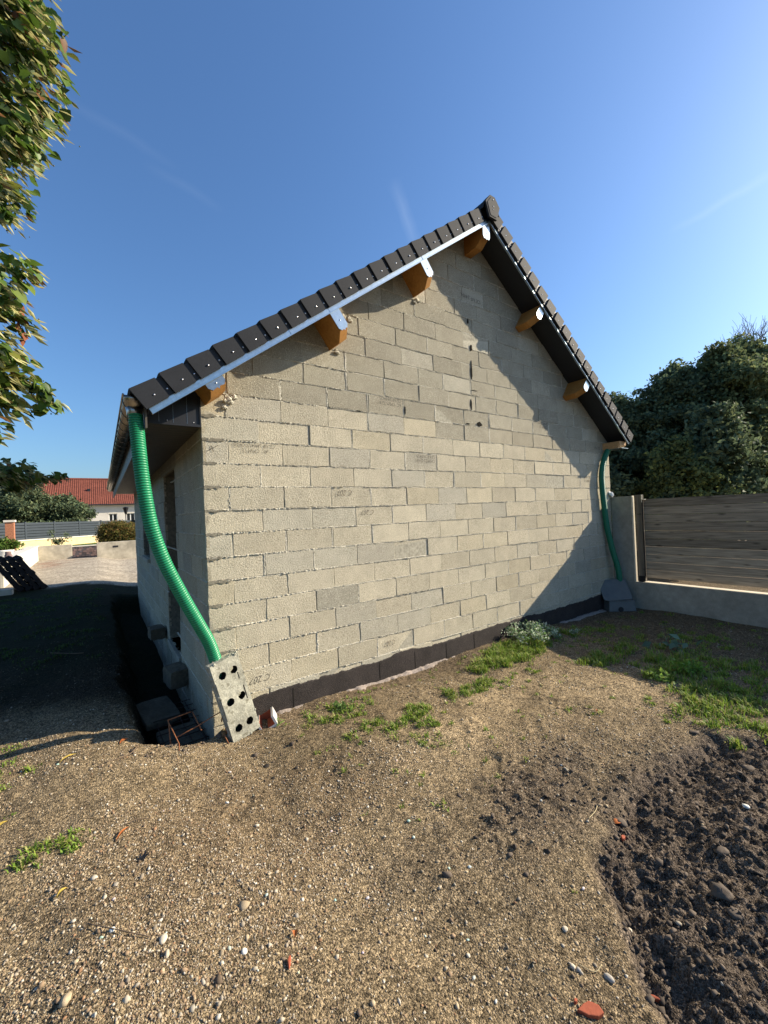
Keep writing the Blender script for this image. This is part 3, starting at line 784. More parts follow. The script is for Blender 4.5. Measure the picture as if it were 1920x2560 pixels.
# purlins
def purlin(sg, s0, w, h, name='purlin', plate=True, n_top=.028, tip=-.315, metal='galva'):
    mb = MB(); s1, s2 = s0-w/2, s0+w/2
    prof = [(.15, n_top), (tip, n_top), (tip, -h*.70), (tip+.11, -h), (.15, -h)]   # (y, n)
    mb.prism(prof, lambda p: rp(sg, s1, p[1], p[0]), lambda p: rp(sg, s2, p[1], p[0]))
    o = mb.build(name, 'wood_beam', G, bevel=.003)
    if plate:
        p_ = MB(); e = .006; hh = h*.72
        pl = [(s1-e, -.013), (s2+e, -.013), (s2+e, -hh+.03), (s2-.02, -hh), (s0+.012, -hh+.006), (s0, -hh-.012), (s0-.012, -hh+.006), (s1+.02, -hh), (s1-e, -hh+.03)]
        p_.prism(pl, lambda p: rp(sg, p[0], p[1], tip-.018), lambda p: rp(sg, p[0], p[1], tip-.0145))
        p_.prism([(s1-e, -.013), (s2+e, -.013), (s2+e, -.016), (s1-e, -.016)], lambda p: rp(sg, p[0], p[1], tip-.018), lambda p: rp(sg, p[0], p[1], tip-.004))
        p_.m = 1
        p_.dome(rp(sg, s0, -hh*.55, tip-.018), .008, (0,-1,0))
        p_.build('end_plate', [metal, 'screw'], o)
    return o
purlin(-1, 1.44, .105, .275); purlin(-1, 2.90, .11, .275)
purlin(1, 1.39, .105, .28); purlin(1, 2.86, .105, .28)
purlin(-1, 4.30, .15, .115, metal='galva_dull'); 
# ridge beam, upright
mb = MB(); prof = [(.15,5.27),(-.315,5.27),(-.315,5.09),(-.20,5.0),(.15,5.0)]
mb.prism(prof, lambda p: (3.375, p[0], p[1]), lambda p: (3.495, p[0], p[1]))
o = mb.build('purlin', 'wood_beam', G, bevel=.003)
mb = MB(); mb.prism([(3.37,5.22),(3.37,5.09),(3.39,5.055),(3.425,5.06),(3.435,5.045),(3.445,5.06),(3.48,5.055),(3.50,5.09),(3.50,5.275),(3.45,5.262)], lambda p: (p[0], -.333, p[1]), lambda p: (p[0], -.3295, p[1]))
mb.m = 1; mb.dome((3.44,-.333,5.13), .008, (0,-1,0)); mb.build('end_plate', ['galva','screw'], o)
# right eave beam + plate
mb = MB(); mb.prism([(.15,2.58),(.15,2.70),(-.30,2.70),(-.30,2.63),(-.27,2.60),(-.26,2.58)], lambda p: (6.80, p[0], p[1]), lambda p: (7.03, p[0], p[1]))
o = mb.build('purlin', 'wood_pale', G, bevel=.003)
mb = MB(); mb.prism([(6.86,2.90),(6.99,2.80),(7.045,2.665),(6.96,2.70),(6.93,2.78),(6.89,2.79)], lambda p: (p[0], -.352, p[1]), lambda p: (p[0], -.3475, p[1]))
mb.prism([(6.80,2.572),(7.045,2.572),(7.045,2.578),(6.80,2.578)], lambda p: (p[0], -.33, p[1]), lambda p: (p[0], .0, p[1]))
mb.build('end_plate', 'galva', o)
# mortar packing round purlin feet
mb = MB(); r_ = random.Random(12)
def lump(c, r0, n=7):
    P = ICO_V*np.array([1,.6,1])*r0*(1+np.array([[r_.uniform(-.35,.35)] for _ in range(12)]))+np.array(c)
    mb.add([tuple(p) for p in P], [tuple(f) for f in ICO_F])
for c, q in (((2.50,-.01,4.17),.045),((2.46,-.01,4.13),.03),((1.36,-.01,3.31),.035),((.23,-.015,2.66),.05),((.28,-.01,2.70),.035),((.20,-.01,2.60),.03),((3.45,0,4.98),.04),((5.66,-.0,3.33),.03),((4.50,0,4.17),.03),((1.52,-.0,3.70),.05),((2.75,0,4.62),.05),((1.45,0,3.72),.04)):
    mb = MB(); q *= .62; lump(c, q); lump((c[0]+q*.9, c[1], c[2]-q*.5), q*.7); lump((c[0]-q*.8, c[1], c[2]-q*.2), q*.6); mb.build('mortar_packing', 'mortar', G)

# left eave: boxed soffit, end panel, fascia, gutter
mb = MB(); yy = .02
mb.box((-.425, -.015, 2.400), (-.006, DEP+.1, 2.414))
so = mb.build('soffit', 'soffit', G)
mb = MB()
while yy < DEP: mb.box((-.42, yy, 2.3985), (-.01, yy+.006, 2.3998)); yy += .1
mb.build('soffit_groove', 'lining', so)
mb = MB()
def eave_top(x): return 5.295+.028/cS-SL*(AX-x)
mb.prism([(-.42,2.415),(-.006,2.415),(-.006,eave_top(-.006)),(-.42,eave_top(-.42))], lambda p: (p[0], -.012, p[1]), lambda p: (p[0], -.002, p[1]))
mb.box((-.425,-.022,2.398),(-.004,-.012,2.418)); mb.box((-.012,-.022,2.418),(-.002,-.012,2.70))
mb.m = 1
for x in (-.32,-.215,-.11): mb.box((x,-.0135,2.418),(x+.002,-.0122,eave_top(x)-.005))
mb.m = 2
for x in (-.26, -.06): mb.dome((x,-.012,2.435), .006, (0,-1,0))
mb.build('eave_end_panel', ['lining', 'galva_dull', 'screw'], G)
mb = MB(); mb.box((-.44,-.30,2.30),(-.427,DEP+.2,2.50)); mb.build('fascia', 'soffit', G)
def gutter():
    mb = MB(); cx, cz, rr = -.505, 2.535, .062; y0, y1 = -.27, DEP+.12
    seg = 12; ang = [math.pi + math.pi*k/seg for k in range(seg+1)]
    def ring(y, r): return [(cx+r*math.cos(a), y, cz+r*1.25*math.sin(a)) for a in ang]
    vs = ring(y0, rr)+ring(y1, rr)+ring(y0, rr-.003)+ring(y1, rr-.003); n = seg+1
    fs = [(k, k+1, n+k+1, n+k) for k in range(seg)] + [(2*n+k+1, 2*n+k, 3*n+k, 3*n+k+1) for k in range(seg)]
    fs += [(k+1, k, 2*n+k, 2*n+k+1) for k in range(seg)]
    mb.add(vs, fs)
    for y in (y0, y1): mb.prism([(v[0], v[2]) for v in ring(y, rr+.001)], lambda p: (p[0], y-.002, p[1]), lambda p: (p[0], y+.002, p[1]))
    mb.tube([(cx-rr-.003, y0, cz+.003), (cx-rr-.003, y1, cz+.003)], .008, 8)
    g = mb.build('gutter', 'zinc', G, smooth=False)
    for f in g.data.polygons: f.use_smooth = True
    y = y0+.12; b0 = None
    while y < y1:
        if b0 is None:
            m_ = MB(); a2 = [math.pi + math.pi*k/seg for k in range(seg+1)]
            o = [(cx+(rr+.006)*math.cos(a), cz+(rr+.004)*1.25*math.sin(a)) for a in a2]; i = [(cx+(rr+.001)*math.cos(a), cz+(rr+.001)*1.25*math.sin(a)) for a in a2]
            vs = [(p[0], yq, p[1]) for yq in (y, y+.022) for p in o+i]; n = seg+1
            fs = []
            for k in range(seg):
                fs += [(k, k+1, 2*n+k+1, 2*n+k), (k+1, k, n+k, n+k+1), (2*n+k, 2*n+k+1, 3*n+k+1, 3*n+k)]
            m_.add(vs, fs); b0 = m_.build('gutter_band', 'zinc_dark', g); y_0 = y  # dark bands ringing the gutter at even spacing
        else:
            c = b0.copy(); C.objects.link(c); c.parent = g; c.location = (0, y-y_0, 0)
        y += .285
gutter()
# outlet under the gutter
mb = MB(); mb.tube([(-.505,-.20,2.46),(-.505,-.20,2.43),(-.507,-.21,2.36)], [.052,.045,.043], 16); mb.build('gutter_outlet', 'zinc', G, smooth=True)

# ------------------------------------------------------------ corrugated hoses
def catmull(P, n):
    P = [Vector(p) for p in P]; P = [2*P[0]-P[1]] + P + [2*P[-1]-P[-2]]; out = []
    for i in range(1, len(P)-2):
        for k in range(n):
            t = k/n; a, b, c, d = P[i-1], P[i], P[i+1], P[i+2]
            out.append(.5*((2*b)+(c-a)*t+(2*a-5*b+4*c-d)*t*t+(3*b-a-3*c+d)*t**3))
    out.append(P[-2]); return out
def hose(name, path, rad, pitch, label, m1, m2, amp=.0045):
    pts = catmull(path, 40)
    L = [0]
    for a, b in zip(pts, pts[1:]): L.append(L[-1]+(b-a).length)
    tot = L[-1]; step = pitch/6; n = int(tot/step); res = []; j = 0
    for k in range(n+1):
        d = k*step
        while j < len(L)-2 and L[j+1] < d: j += 1
        t = (d-L[j])/max(L[j+1]-L[j], 1e-9); res.append(pts[j].lerp(pts[j+1], min(t, 1)))
    cyc = [.9, 1, .7, 0, 0, .7]
    rs = [rad - amp + amp*cyc[k % 6] for k in range(n+1)]
    mb = MB(); mb.tube(res, rs, 20)
    seg = 20
    for k in range(n):
        if k % 6 == 3:
            for q in range(seg): mb.mi[k*seg+q] = 1
    o = mb.build(name, [m1, m2], None, smooth=False)
    o.data.polygons.foreach_set('use_smooth', [True]*len(o.data.polygons)); return tag(o, label, 'drain hose')
LP = [(-.495,-.220,2.403),(-.489,-.240,2.273),(-.484,-.270,2.126),(-.474,-.290,1.948),(-.458,-.300,1.777),(-.433,-.300,1.601),(-.394,-.290,1.438),(-.342,-.270,1.280),(-.280,-.250,1.131),(-.204,-.220,.961),(-.106,-.180,.752),(-.037,-.140,.602),(.024,-.100,.407),(.075,-.09,.20),(.11,-.09,-.02),(.13,-.10,-.22)]
LP_PX = None
hose('drain_hose', LP, .050, .0190, 'bright green corrugated hose hanging from the gutter at the left corner', 'hose', 'hose_groove_shade', .005)
RPH = [(6.87,-.07,2.66),(6.86,-.08,2.60),(6.74,-.065,2.44),(6.625,-.062,2.2),(6.60,-.062,1.95),(6.63,-.065,1.6),(6.69,-.07,1.2),(6.78,-.10,.78),(6.86,-.15,.40),(6.87,-.16,.05),(6.87,-.16,-.2)]
hose('drain_hose', RPH, .049, .0185, 'dull green hose running down the far right corner of the gable', 'hose_right', 'hose_groove_shade', .0035)

# ------------------------------------------------------------ things at the left corner
def frame_matrix(o, ex, ey, ez): 
    m = Matrix((ex, ey, ez)).transposed().to_4x4(); m.translation = o; return m
# perforated block leaning on the hose
BL = Vector((.100,-.270,-.235)); BR = Vector((.338,-.222,-.225)); TL = Vector((-.057,-.235,.425))
ez = (TL-BL); hgt = ez.length; ez.normalize(); ex = (BR-BL).normalized(); ex = (ex-ez*ex.dot(ez)).normalized(); ey = ez.cross(ex).normalized()
wid = (BR-BL).length; X = frame_matrix(BL, ex, ey, ez)
def perforated():
    th = .085; r = random.Random(3); mb = MB(); nxh, nzh = 2, 3
    holes = [(wid*(.30+.42*i), hgt*(z)) for z in (.15,.49,.83) for i in (0,1)]; hr = .031
    # grid face with circular holes: build cell polygons around each hole
    xs = [0, wid*.51, wid]; zs = [0, hgt*.32, hgt*.66, hgt]; seg = 20
    def ringpts(cx, cz, x0, x1, z0, z1):
        out = []; inn = []
        for k in range(seg):
            a = 2*math.pi*(k+.5)/seg; c, s = math.cos(a), math.sin(a)
            t = min(((x1-cx)/c if c > 0 else (x0-cx)/c) if abs(c) > 1e-6 else 9, ((z1-cz)/s if s > 0 else (z0-cz)/s) if abs(s) > 1e-6 else 9)
            out.append((cx+c*t, cz+s*t)); j = 1+r.uniform(-.08,.08); inn.append((cx+c*hr*j, cz+s*hr*j))
        return out, inn
    h = 0
    for zi in range(3):
        for xi in range(2):
            cx, cz = holes[h]; h += 1
            x0, x1, z0, z1 = xs[xi], xs[xi+1], zs[zi], zs[zi+1]
            out, inn = ringpts(cx, cz, x0, x1, z0, z1)
            for side, d in ((0, 0.0), (1, th)):
                o = len(mb.v)
                vs = [X @ Vector((p[0], d, p[1])) for p in out+inn]
                fs = [(k, (k+1)%seg, seg+(k+1)%seg, seg+k) for k in range(seg)]
                # corners
                cs = [(x0,z0),(x1,z0),(x1,z1),(x0,z1)]
                for c in cs:
                    ks = sorted(range(seg), key=lambda k: (out[k][0]-c[0])**2+(out[k][1]-c[1])**2)[:2]
                    ks = sorted(ks)
                    if ks == [0, seg-1]: ks = [seg-1, 0]
                    vs.append(X @ Vector((c[0], d, c[1]))); fs.append((ks[1], ks[0], len(vs)-1))
                if side: fs = [tuple(reversed(f)) for f in fs]
                mb.add(vs, fs)
            mb.m = 1
            vs = [X @ Vector((p[0], 0, p[1])) for p in inn]+[X @ Vector((p[0], th, p[1])) for p in inn]
            mb.add(vs, [(k, seg+k, seg+(k+1)%seg, (k+1)%seg) for k in range(seg)]); mb.m = 0
    nn = 16
    def edge(pts):
        vs = []
        for a in pts: vs += [X @ Vector((a[0], 0, a[1])), X @ Vector((a[0], th, a[1]))]
        mb.add(vs, [(2*k, 2*k+1, 2*k+3, 2*k+2) for k in range(len(pts)-1)])
    edge([(0,0),(wid,0),(wid,hgt),(0,hgt),(0,0)])
    # worn slots and broken chips on the face
    mb.m = 1
    mb.box((wid*.86,-.002,hgt*.42),(wid*.885,-.0005,hgt*.60), X); mb.box((wid*.80,-.002,hgt*.70),(wid*.82,-.0005,hgt*.78), X)
    mb.m = 0
    mb.box((0.004,-.006,hgt*.30),(.02,-.0004,hgt*.78), X)
    P = []
    for k in range(60):
        a = rng.uniform(0, 1); e = r.choice([0,1,2,3])
        p = {0:(a*wid,0),1:(a*wid,hgt),2:(0,a*hgt),3:(wid,a*hgt)}[e]
        rr = r.uniform(.004,.014); q = X @ Vector((p[0], r.uniform(0, th), p[1]))
        pv = ICO_V*rr*(1+rng.uniform(-.3,.3,(12,1)))+np.array(q); mb.add([tuple(v) for v in pv], [tuple(f) for f in ICO_F])
    # hole walls are painted dark to carry their shade, so holes read deep
    o = mb.build('perforated_block', ['slab_block','painted_recess'])
    return tag(o, 'weathered concrete block with six round holes leaning on the green hose', 'concrete block')
perforated()
# clay channel piece behind it
mb = MB(); Xc = Matrix.Translation((.44,-.15,-.235)) @ Matrix.Rotation(R(-18),4,'Z') @ Matrix.Rotation(R(-25),4,'Y')
prof = [(-.07,0),(.07,0),(.075,.02),(.075,.10),(.055,.10),(.055,.025),(-.055,.025),(-.055,.10),(-.075,.10),(-.075,.02)]
mb.prism(prof, lambda p: Xc @ Vector((p[0], -.09, p[1])), lambda p: Xc @ Vector((p[0], .09, p[1])))
mb.m = 1
mb.box((-.0545,-.088,.0255),(.0545,.088,.028), Xc); mb.box((-.0545,-.088,.026),(-.0525,.088,.098), Xc); mb.box((.0525,-.088,.026),(.0545,.088,.098), Xc)
mb.box((-.0545,.086,.026),(.0545,.088,.09), Xc)
o = mb.build('clay_channel', ['glaze','terracotta'], bevel=.006); tag(o, 'small glazed clay channel piece, red inside, behind the perforated block', 'clay pipe piece')

# rebar cage and steel mesh sticking out of the trench
CG = empty('rebar_cage', (-.15,.1,-.35), 'rusty bent reinforcement cage poking out of the trench by the corner', 'rebar')
def bar(mbx, pts, r=.0046): mbx.tube(pts, r, 6)
a0 = [(-.33,-.12,-.10),(-.12,-.20,-.04),(.06,-.06,-.04)]
mb = MB()
bar(mb, [(-.345,.02,-.02),(-.34,-.02,-.19),(-.345,-.16,-.21)]); bar(mb, [(-.35,.02,-.02),(-.31,-.10,-.12),(-.30,-.17,-.14)])
bar(mb, [(-.35,.02,-.02),(-.24,.02,-.01),(-.18,.03,-.01)]); bar(mb, [(-.31,-.10,-.12),(-.15,-.08,-.09),(.05,-.05,-.04),(.06,-.05,-.06)])
bar(mb, [(-.17,.03,-.01),(-.14,-.06,-.09),(-.13,-.11,-.12)]); bar(mb, [(.05,-.05,-.04),(.055,-.09,-.12),(.06,-.10,-.22)]); bar(mb, [(.05,-.05,-.04),(.02,-.12,-.10)])
bar(mb, [(-.31,-.20,-.17),(-.33,-.25,-.30)]); bar(mb, [(-.30,-.17,-.14),(-.31,-.24,-.20),(-.31,-.28,-.28)])
bar(mb, [(-.17,-.16,-.20),(-.14,-.24,-.27)]); bar(mb, [(.03,-.13,-.19),(.05,-.20,-.25)])
mb.v = [(v[0], v[1]-.09, v[2]+.055) for v in mb.v]
mb.build('stirrup', 'rust', CG, smooth=True)
mb = MB()
for x in (-.34,-.24,-.14,-.04,.04): bar(mb, [(x+.01,-.12,-.33),(x,.2,-.31),(x-.01,.6,-.33),(x-.01,1.15,-.34)], .004)
for y in (.0,.16,.32,.48,.64,.80,.96,1.1): bar(mb, [(-.38,y,-.315),(.0,y+.02,-.315)], .004)
mb.build('mesh_panel', 'iron', CG, smooth=True)
# slabs and stones in the trench
def rough_box(name, c, dim, rz, label, cat, m='stone_slab', rx=0, ry=0, group=None):
    mb = MB(); X = Matrix.Translation(c) @ Matrix.Rotation(rz,4,'Z') @ Matrix.Rotation(rx,4,'X') @ Matrix.Rotation(ry,4,'Y')
    r = random.Random(int(abs(c[0]*1000+c[1]*77))); dx, dy, dz = [d/2 for d in dim]; n = 4
    bm_v = []; import itertools
    pts = {}; vs = []; fs = []
    def vid(i, j, k):
        key = (i, j, k)
        if key not in pts:
            p = Vector((dx*(2*i/n-1), dy*(2*j/n-1), dz*(2*k/n-1))); ed = (i in (0,n))+(j in (0,n))+(k in (0,n))
            j_ = .014*min(dim)*ed
            p = Vector([q*(1-.03*(ed-1)) for q in p]) + Vector([r.uniform(-j_, j_) for _ in range(3)])
            pts[key] = len(vs); vs.append(X @ p)
        return pts[key]
    for a in range(n):
        for b in range(n):
            fs += [(vid(a,b,0),vid(a,b+1,0),vid(a+1,b+1,0),vid(a+1,b,0)),(vid(a,b,n),vid(a+1,b,n),vid(a+1,b+1,n),vid(a,b+1,n)),
                   (vid(a,0,b),vid(a+1,0,b),vid(a+1,0,b+1),vid(a,0,b+1)),(vid(a,n,b),vid(a,n,b+1),vid(a+1,n,b+1),vid(a+1,n,b)),
                   (vid(0,a,b),vid(0,a,b+1),vid(0,a+1,b+1),vid(0,a+1,b)),(vid(n,a,b),vid(n,a+1,b),vid(n,a+1,b+1),vid(n,a,b+1))]
    mb.add(vs, fs); o = mb.build(name, m, bevel=.004)
    return tag(o, label, cat, group)
rough_box('stone_block', (-.10,1.32,-.09), (.20,.34,.19), .12, 'squared stone block on edge in the trench, nearest the rebar', 'stone block')
rough_box('stone_block', (-.12,3.0,.03), (.19,.30,.16), .05, 'smaller stone block in the trench, opposite the door opening', 'stone block')
rough_box('stone_slab', (-.32,1.05,-.33), (.32,.50,.07), .15, 'flat stone slab lying on the bank of the trench', 'stone slab', rx=.1)
rough_box('paving_slab', (-.20,.35,-.36), (.34,.55,.06), .05, 'long pale slab lying under the steel mesh in the trench', 'stone slab')

# grey inspection box with tilted lid, far right corner
BX = empty('inspection_box', (6.70,-.20,-.27), 'grey plastic inspection box with its lid tilted open, at the far corner', 'plastic box')
Xb = Matrix.Translation((6.70,-.20,-.27)) @ Matrix.Rotation(R(-40),4,'Z')
mb = MB()
def frus(w0, w1, z0, z1, d0, d1): 
    vs = [Xb @ Vector((sx*w, sy*d, z)) for w, d, z in ((w0, d0, z0), (w1, d1, z1)) for sx, sy in ((-1,-1),(1,-1),(1,1),(-1,1))]
    mb.add(vs, [(0,3,2,1),(4,5,6,7),(0,1,5,4),(1,2,6,5),(2,3,7,6),(3,0,4,7)])
frus(.225,.205,0,.17,.15,.13); frus(.22,.22,.172,.185,.14,.14)
mb.m = 1; mb.tube([Xb @ Vector((-.03,-.148,.035)), Xb @ Vector((-.03,-.153,.035))], .045, 16)
mb.build('box_body', ['plastic_grey','lining'], BX, bevel=.012)
mb = MB(); Xl = Xb @ Matrix.Translation((-.045,.02,.315)) @ Matrix.Rotation(R(50),4,'X') @ Matrix.Rotation(R(-4),4,'Y')
pp = []
for cx, cz, a0_ in ((.185,.155,0),(-.185,.155,90),(-.185,-.155,180),(.185,-.155,270)):
    for k in range(5): a = R(a0_+k*22.5); pp.append((cx+.05*math.cos(a), cz+.05*math.sin(a)))
mb.prism(pp, lambda p: Xl @ Vector((p[0], p[1]+.02, 0)), lambda p: Xl @ Vector((p[0], p[1]+.02, .035)))
mb.build('lid', 'plastic_grey', BX, bevel=.006)

# ------------------------------------------------------------ right boundary
CW = empty('concrete_boundary_wall', (7.08,-1.5,-.3), 'grey concrete boundary wall, low base with tall panel at the corner', 'wall')
mb = MB(); mb.box((7.0,-4.6,-.6),(7.17,-.352,.195)); mb.box((7.0,-.350,-.6),(7.12,-.012,.19)); mb.build('base_wall', 'concrete', CW, bevel=.004)
mb = MB(); mb.box((7.003,-.355,.192),(7.08,-.012,1.72)); mb.build('tall_panel', 'concrete', CW, bevel=.003)
mb = MB(); mb.box((7.001,-.372,.194),(7.082,-.357,1.725)); mb.build('panel_edge', 'sunlit_concrete', CW)  # panel end painted pale, as sunlight on the concrete
FN = empty('wooden_fence', (7.12,-2.5,.2), 'weathered brown plank fence standing on the concrete wall', 'fence')
mb = MB(); mb.box((7.070,-.495,.20),(7.085,-.392,1.735)); mb.box((7.0855,-.495,.20),(7.15,-.43,1.735)); mb.build('post', 'post_wood', FN, bevel=.003)
mb = MB(); mb.box((7.064,-.500,.198),(7.0855,-.393,.30)); mb.build('post_shoe', 'black_metal', FN)
mb = MB(); mb.box((7.052,-.507,1.60),(7.056,-.497,1.735)); mb.box((7.052,-.55,1.645),(7.11,-.508,1.655)); mb.build('metal_corner', 'alu', FN)
mb = MB(); mb.box((7.056,-.512,.302),(7.068,-.501,1.64)); mb.build('side_channel', 'black_metal', FN)
z = .272; nb = 10; hb = (1.655-.272)/nb; r_ = random.Random(5)
for k in range(nb):
    mb = MB(); d = r_.uniform(-.005,.005)
    mb.box((7.122+d,-4.5,z+.003),(7.144+d,-.500,z+hb-.003)); z += hb
    mb.build('plank', 'plank', FN, bevel=.003)
# added pale strip that paints sunlight along the top of the base wall
mb = MB(); mb.box((6.998,-4.5,.196),(7.16,-.50,.206)); mb.build('sunlit_sill_strip', 'sunlit_concrete', FN)
# lump of foam on top of the corner
mb = MB(); r_ = random.Random(2)
for k in range(5): lump((6.99+r_.uniform(-.03,.06), -.02+r_.uniform(-.02,.02), 1.74+r_.uniform(0,.07)), .04)
o = mb.build('foam_lump', 'frame_white'); tag(o, 'lump of white expanding foam on top of the concrete panel', 'foam')

# ------------------------------------------------------------ foliage
def leaf_cloud(name, centers, radii, n, size, cols, m, parent=None, flat=1.0, seed=0, shell=.55, droop=.3, aspect=1.5, leafcount=None):
    rg = np.random.default_rng(seed)
    centers = np.asarray(centers, float); radii = np.asarray(radii, float)
    if radii.ndim == 1: radii = np.repeat(radii[:, None], 3, 1)
    w = (radii.prod(1))**(2/3); w /= w.sum()
    c = rg.choice(len(centers), n, p=w)
    d = rg.normal(0, 1, (n, 3)); d /= np.linalg.norm(d, axis=1, keepdims=True)
    rr = (shell + (1-shell)*rg.uniform(0, 1, n)**.7)*rg.uniform(.75, 1.12, n)
    # sub clumping
    P = centers[c] + d*radii[c]*rr[:, None]
    nk = max(8, n//38); K = P[rg.integers(0, n, nk)]
    own = rg.integers(0, nk, n); csz = np.clip(radii.mean()*.16, size*1.2, .6)
    mixp = rg.uniform(0, 1, n) < .8
    P[mixp] = K[own[mixp]] + rg.normal(0, csz, (mixp.sum(), 3))*np.array([1,1,.6])
    nr = d + rg.normal(0, .7, (n, 3)) + np.array([0,0,.5]); nr /= np.linalg.norm(nr, axis=1, keepdims=True)
    t = np.cross(nr, rg.normal(0, 1, (n, 3))); t[:, 2] -= droop; t -= nr*(t*nr).sum(1, keepdims=True); t /= np.linalg.norm(t, axis=1, keepdims=True)
    b = np.cross(nr, t); s = size*rg.uniform(.6, 1.3, n)[:, None]
    # 4 vertex folded leaf: base, left, tip, right
    fold = nr*s*.18
    V = np.stack([P, P + t*s*.5*aspect*.9 + b*s*.42 + fold, P + t*s*aspect, P + t*s*.5*aspect*.9 - b*s*.42 + fold], 1).reshape(-1, 3)
    q = np.arange(n)[:, None]*4
    F = np.concatenate([np.concatenate([q, q+1, q+2], 1), np.concatenate([q, q+2, q+3], 1)], 0)
    cols = np.asarray(cols, float); base = cols[rg.integers(0, len(cols), n)]
    kt = rg.uniform(.7, 1.3, nk); base = base*rg.uniform(.75, 1.25, (n, 1)); base[mixp] *= kt[own[mixp]][:, None]
    o = np_mesh(name, V, F, m, col=np.repeat(base, 4, 0), parent=parent)
    return o
def trunk_mesh(mb, p0, p1, r0, r1, bend=.1, seg=8, r=rnd):
    p0, p1 = Vector(p0), Vector(p1); n = 6; pts = []
    for k in range(n+1):
        t = k/n; o = Vector((r.uniform(-1,1), r.uniform(-1,1), 0))*bend*(0 if k in (0,n) else 1); pts.append(p0.lerp(p1, t)+o)
    mb.tube(pts, [r0+(r1-r0)*k/n for k in range(n+1)], seg)
GREEN_D = [(.10,.14,.075),(.125,.165,.09),(.08,.11,.06),(.16,.19,.09)]
GREEN_M = [(.13,.17,.08),(.16,.20,.09),(.10,.13,.06),(.20,.22,.09)]
def tree(name, x, y, h, rad, n, label, cols, size=.15, z0=None, group=None, seed=0, low=.25, twigs=0, blobs=14, bare=False):
    r = random.Random(seed); z0 = -.1 if z0 is None else z0
    T = empty(name, (x, y, z0), label, 'tree', group)
    cs, rs = [], []
    for k in range(blobs):
        a = r.uniform(0, 2*math.pi); t = r.uniform(low, .93); prof = math.sin(math.pi*min(1, (t-low)/(1-low)*.8+.25))
        q = rad*.72*prof*r.uniform(.25, 1); cs.append((x+q*math.cos(a), y+q*math.sin(a), z0+h*t)); k_ = rad*r.uniform(.26, .46); rs.append((k_, k_, k_*.8))
    for k in range(blobs+8):
        a = r.uniform(0, 2*math.pi); t = r.uniform(.35, .98); prof = math.sin(math.pi*min(1, (t-low)/(1-low)*.8+.25)); q = rad*r.uniform(.92, 1.12)*prof
        k_ = rad*r.uniform(.09, .17); cs.append((x+q*math.cos(a), y+q*math.sin(a), z0+h*t*r.uniform(.97, 1.04))); rs.append((k_*1.5, k_*1.5, k_*.8))
    cs.append((x, y, z0+h*.6)); rs.append((rad*.55, rad*.55, h*.25)); cs.append((x+r.uniform(-.3,.3), y, z0+h*.9)); rs.append((rad*.3, rad*.3, h*.12))
    mb = MB(); trunk_mesh(mb, (x, y, z0-.2), (x+r.uniform(-.3,.3), y, z0+h*.75), .03*h, .01*h, .12, 8, r); mb.build('trunk', 'bark', T, smooth=True)
    mb = MB()
    for c in cs[:10]: trunk_mesh(mb, (x, y, z0+h*r.uniform(.25,.5)), c, .012*h, .004*h, .15, 5, r)
    mb.build('limbs', 'bark', T, smooth=True)
    if n: leaf_cloud('crown', cs, rs, n, size, cols, 'leaf_far', T, seed=seed, shell=.5)
    return T
# right-hand wood
tg = 'trees beyond the plank fence'
tree('dark_tree', 15.0, 5.4, 6.2, 2.3, 30000, 'small dark tree half hidden behind the right verge of the roof', GREEN_D, .095, group=tg, seed=1)
tree('dark_tree', 14.4, 3.2, 5.5, 1.9, 30000, 'dark round tree just right of the roof edge', GREEN_D, .095, group=tg, seed=2)
tree('dark_tree', 15.4, 1.8, 6.2, 2.0, 34000, 'middle tree of the wood with a tuft standing up from its top', GREEN_D, .095, group=tg, seed=3)
tree('broadleaf_tree', 15.6, .6, 6.5, 2.1, 40000, 'taller grey green tree behind the planks, lit at its top', GREEN_M, .095, group=tg, seed=4)
tree('broadleaf_tree', 17.4, .3, 7.0, 2.3, 36000, 'tallest tree at the right edge of the photo', GREEN_M, .095, group=tg, seed=5)
tree('shrub_tree', 12.0, .6, 3.4, 1.3, 13000, 'low yellowish green bush tree close behind the plank fence', [(.16,.19,.06),(.13,.16,.06),(.09,.12,.05)], .085, group=tg, seed=6, low=.1)
tree('shrub_tree', 11.6, 2.9, 3.2, 1.7, 13000, 'low dark bush tree against the right corner of the garage', GREEN_D, .10, group=tg, seed=7, low=.05)
tree('shrub_tree', 13.0, .0, 4.2, 1.5, 14000, 'low dark bush tree behind the right end of the fence', GREEN_D, .10, group=tg, seed=8, low=.05)
tree('dark_tree', 19.5, 4.5, 6.2, 3.2, 14000, 'dark tree filling the gap deep in the wood', GREEN_D, .16, group=tg, seed=9, low=.05)
tree('dark_tree', 20.0, .5, 6.4, 3.4, 14000, 'dark tree deep in the wood behind the grey green one', GREEN_D, .16, group=tg, seed=10, low=.05)
# bare twiggy tree at the far right top
T = empty('bare_tree', (18.2,.4,-.1), 'leafless twigs rising above the wood at the right edge', 'tree', tg)
mb = MB(); r_ = random.Random(31)
def branch(p, d, L, r, dep):
    q = p + d*L; m_ = p.lerp(q, .5)+Vector((r_.uniform(-1,1),r_.uniform(-1,1),r_.uniform(-1,1)))*L*.07; mb.tube([p, m_, q], [r, r*.8, r*.6], 4, False)
    if dep:
        for k in range(3): branch(p.lerp(q, r_.uniform(.55, 1)), (d+Vector((r_.uniform(-.6,.6),r_.uniform(-.6,.6),r_.uniform(-.1,.5)))).normalized(), L*r_.uniform(.6,.8), r*.6, dep-1)
branch(Vector((18.2,.4,-.3)), Vector((0,0,1)), 4.6, .11, 0)
for k in range(4): branch(Vector((18.2,.4,3.5+.25*k)), Vector((r_.uniform(-.4,.4),r_.uniform(-.4,.4),1)).normalized(), 1.7, .05, 4)
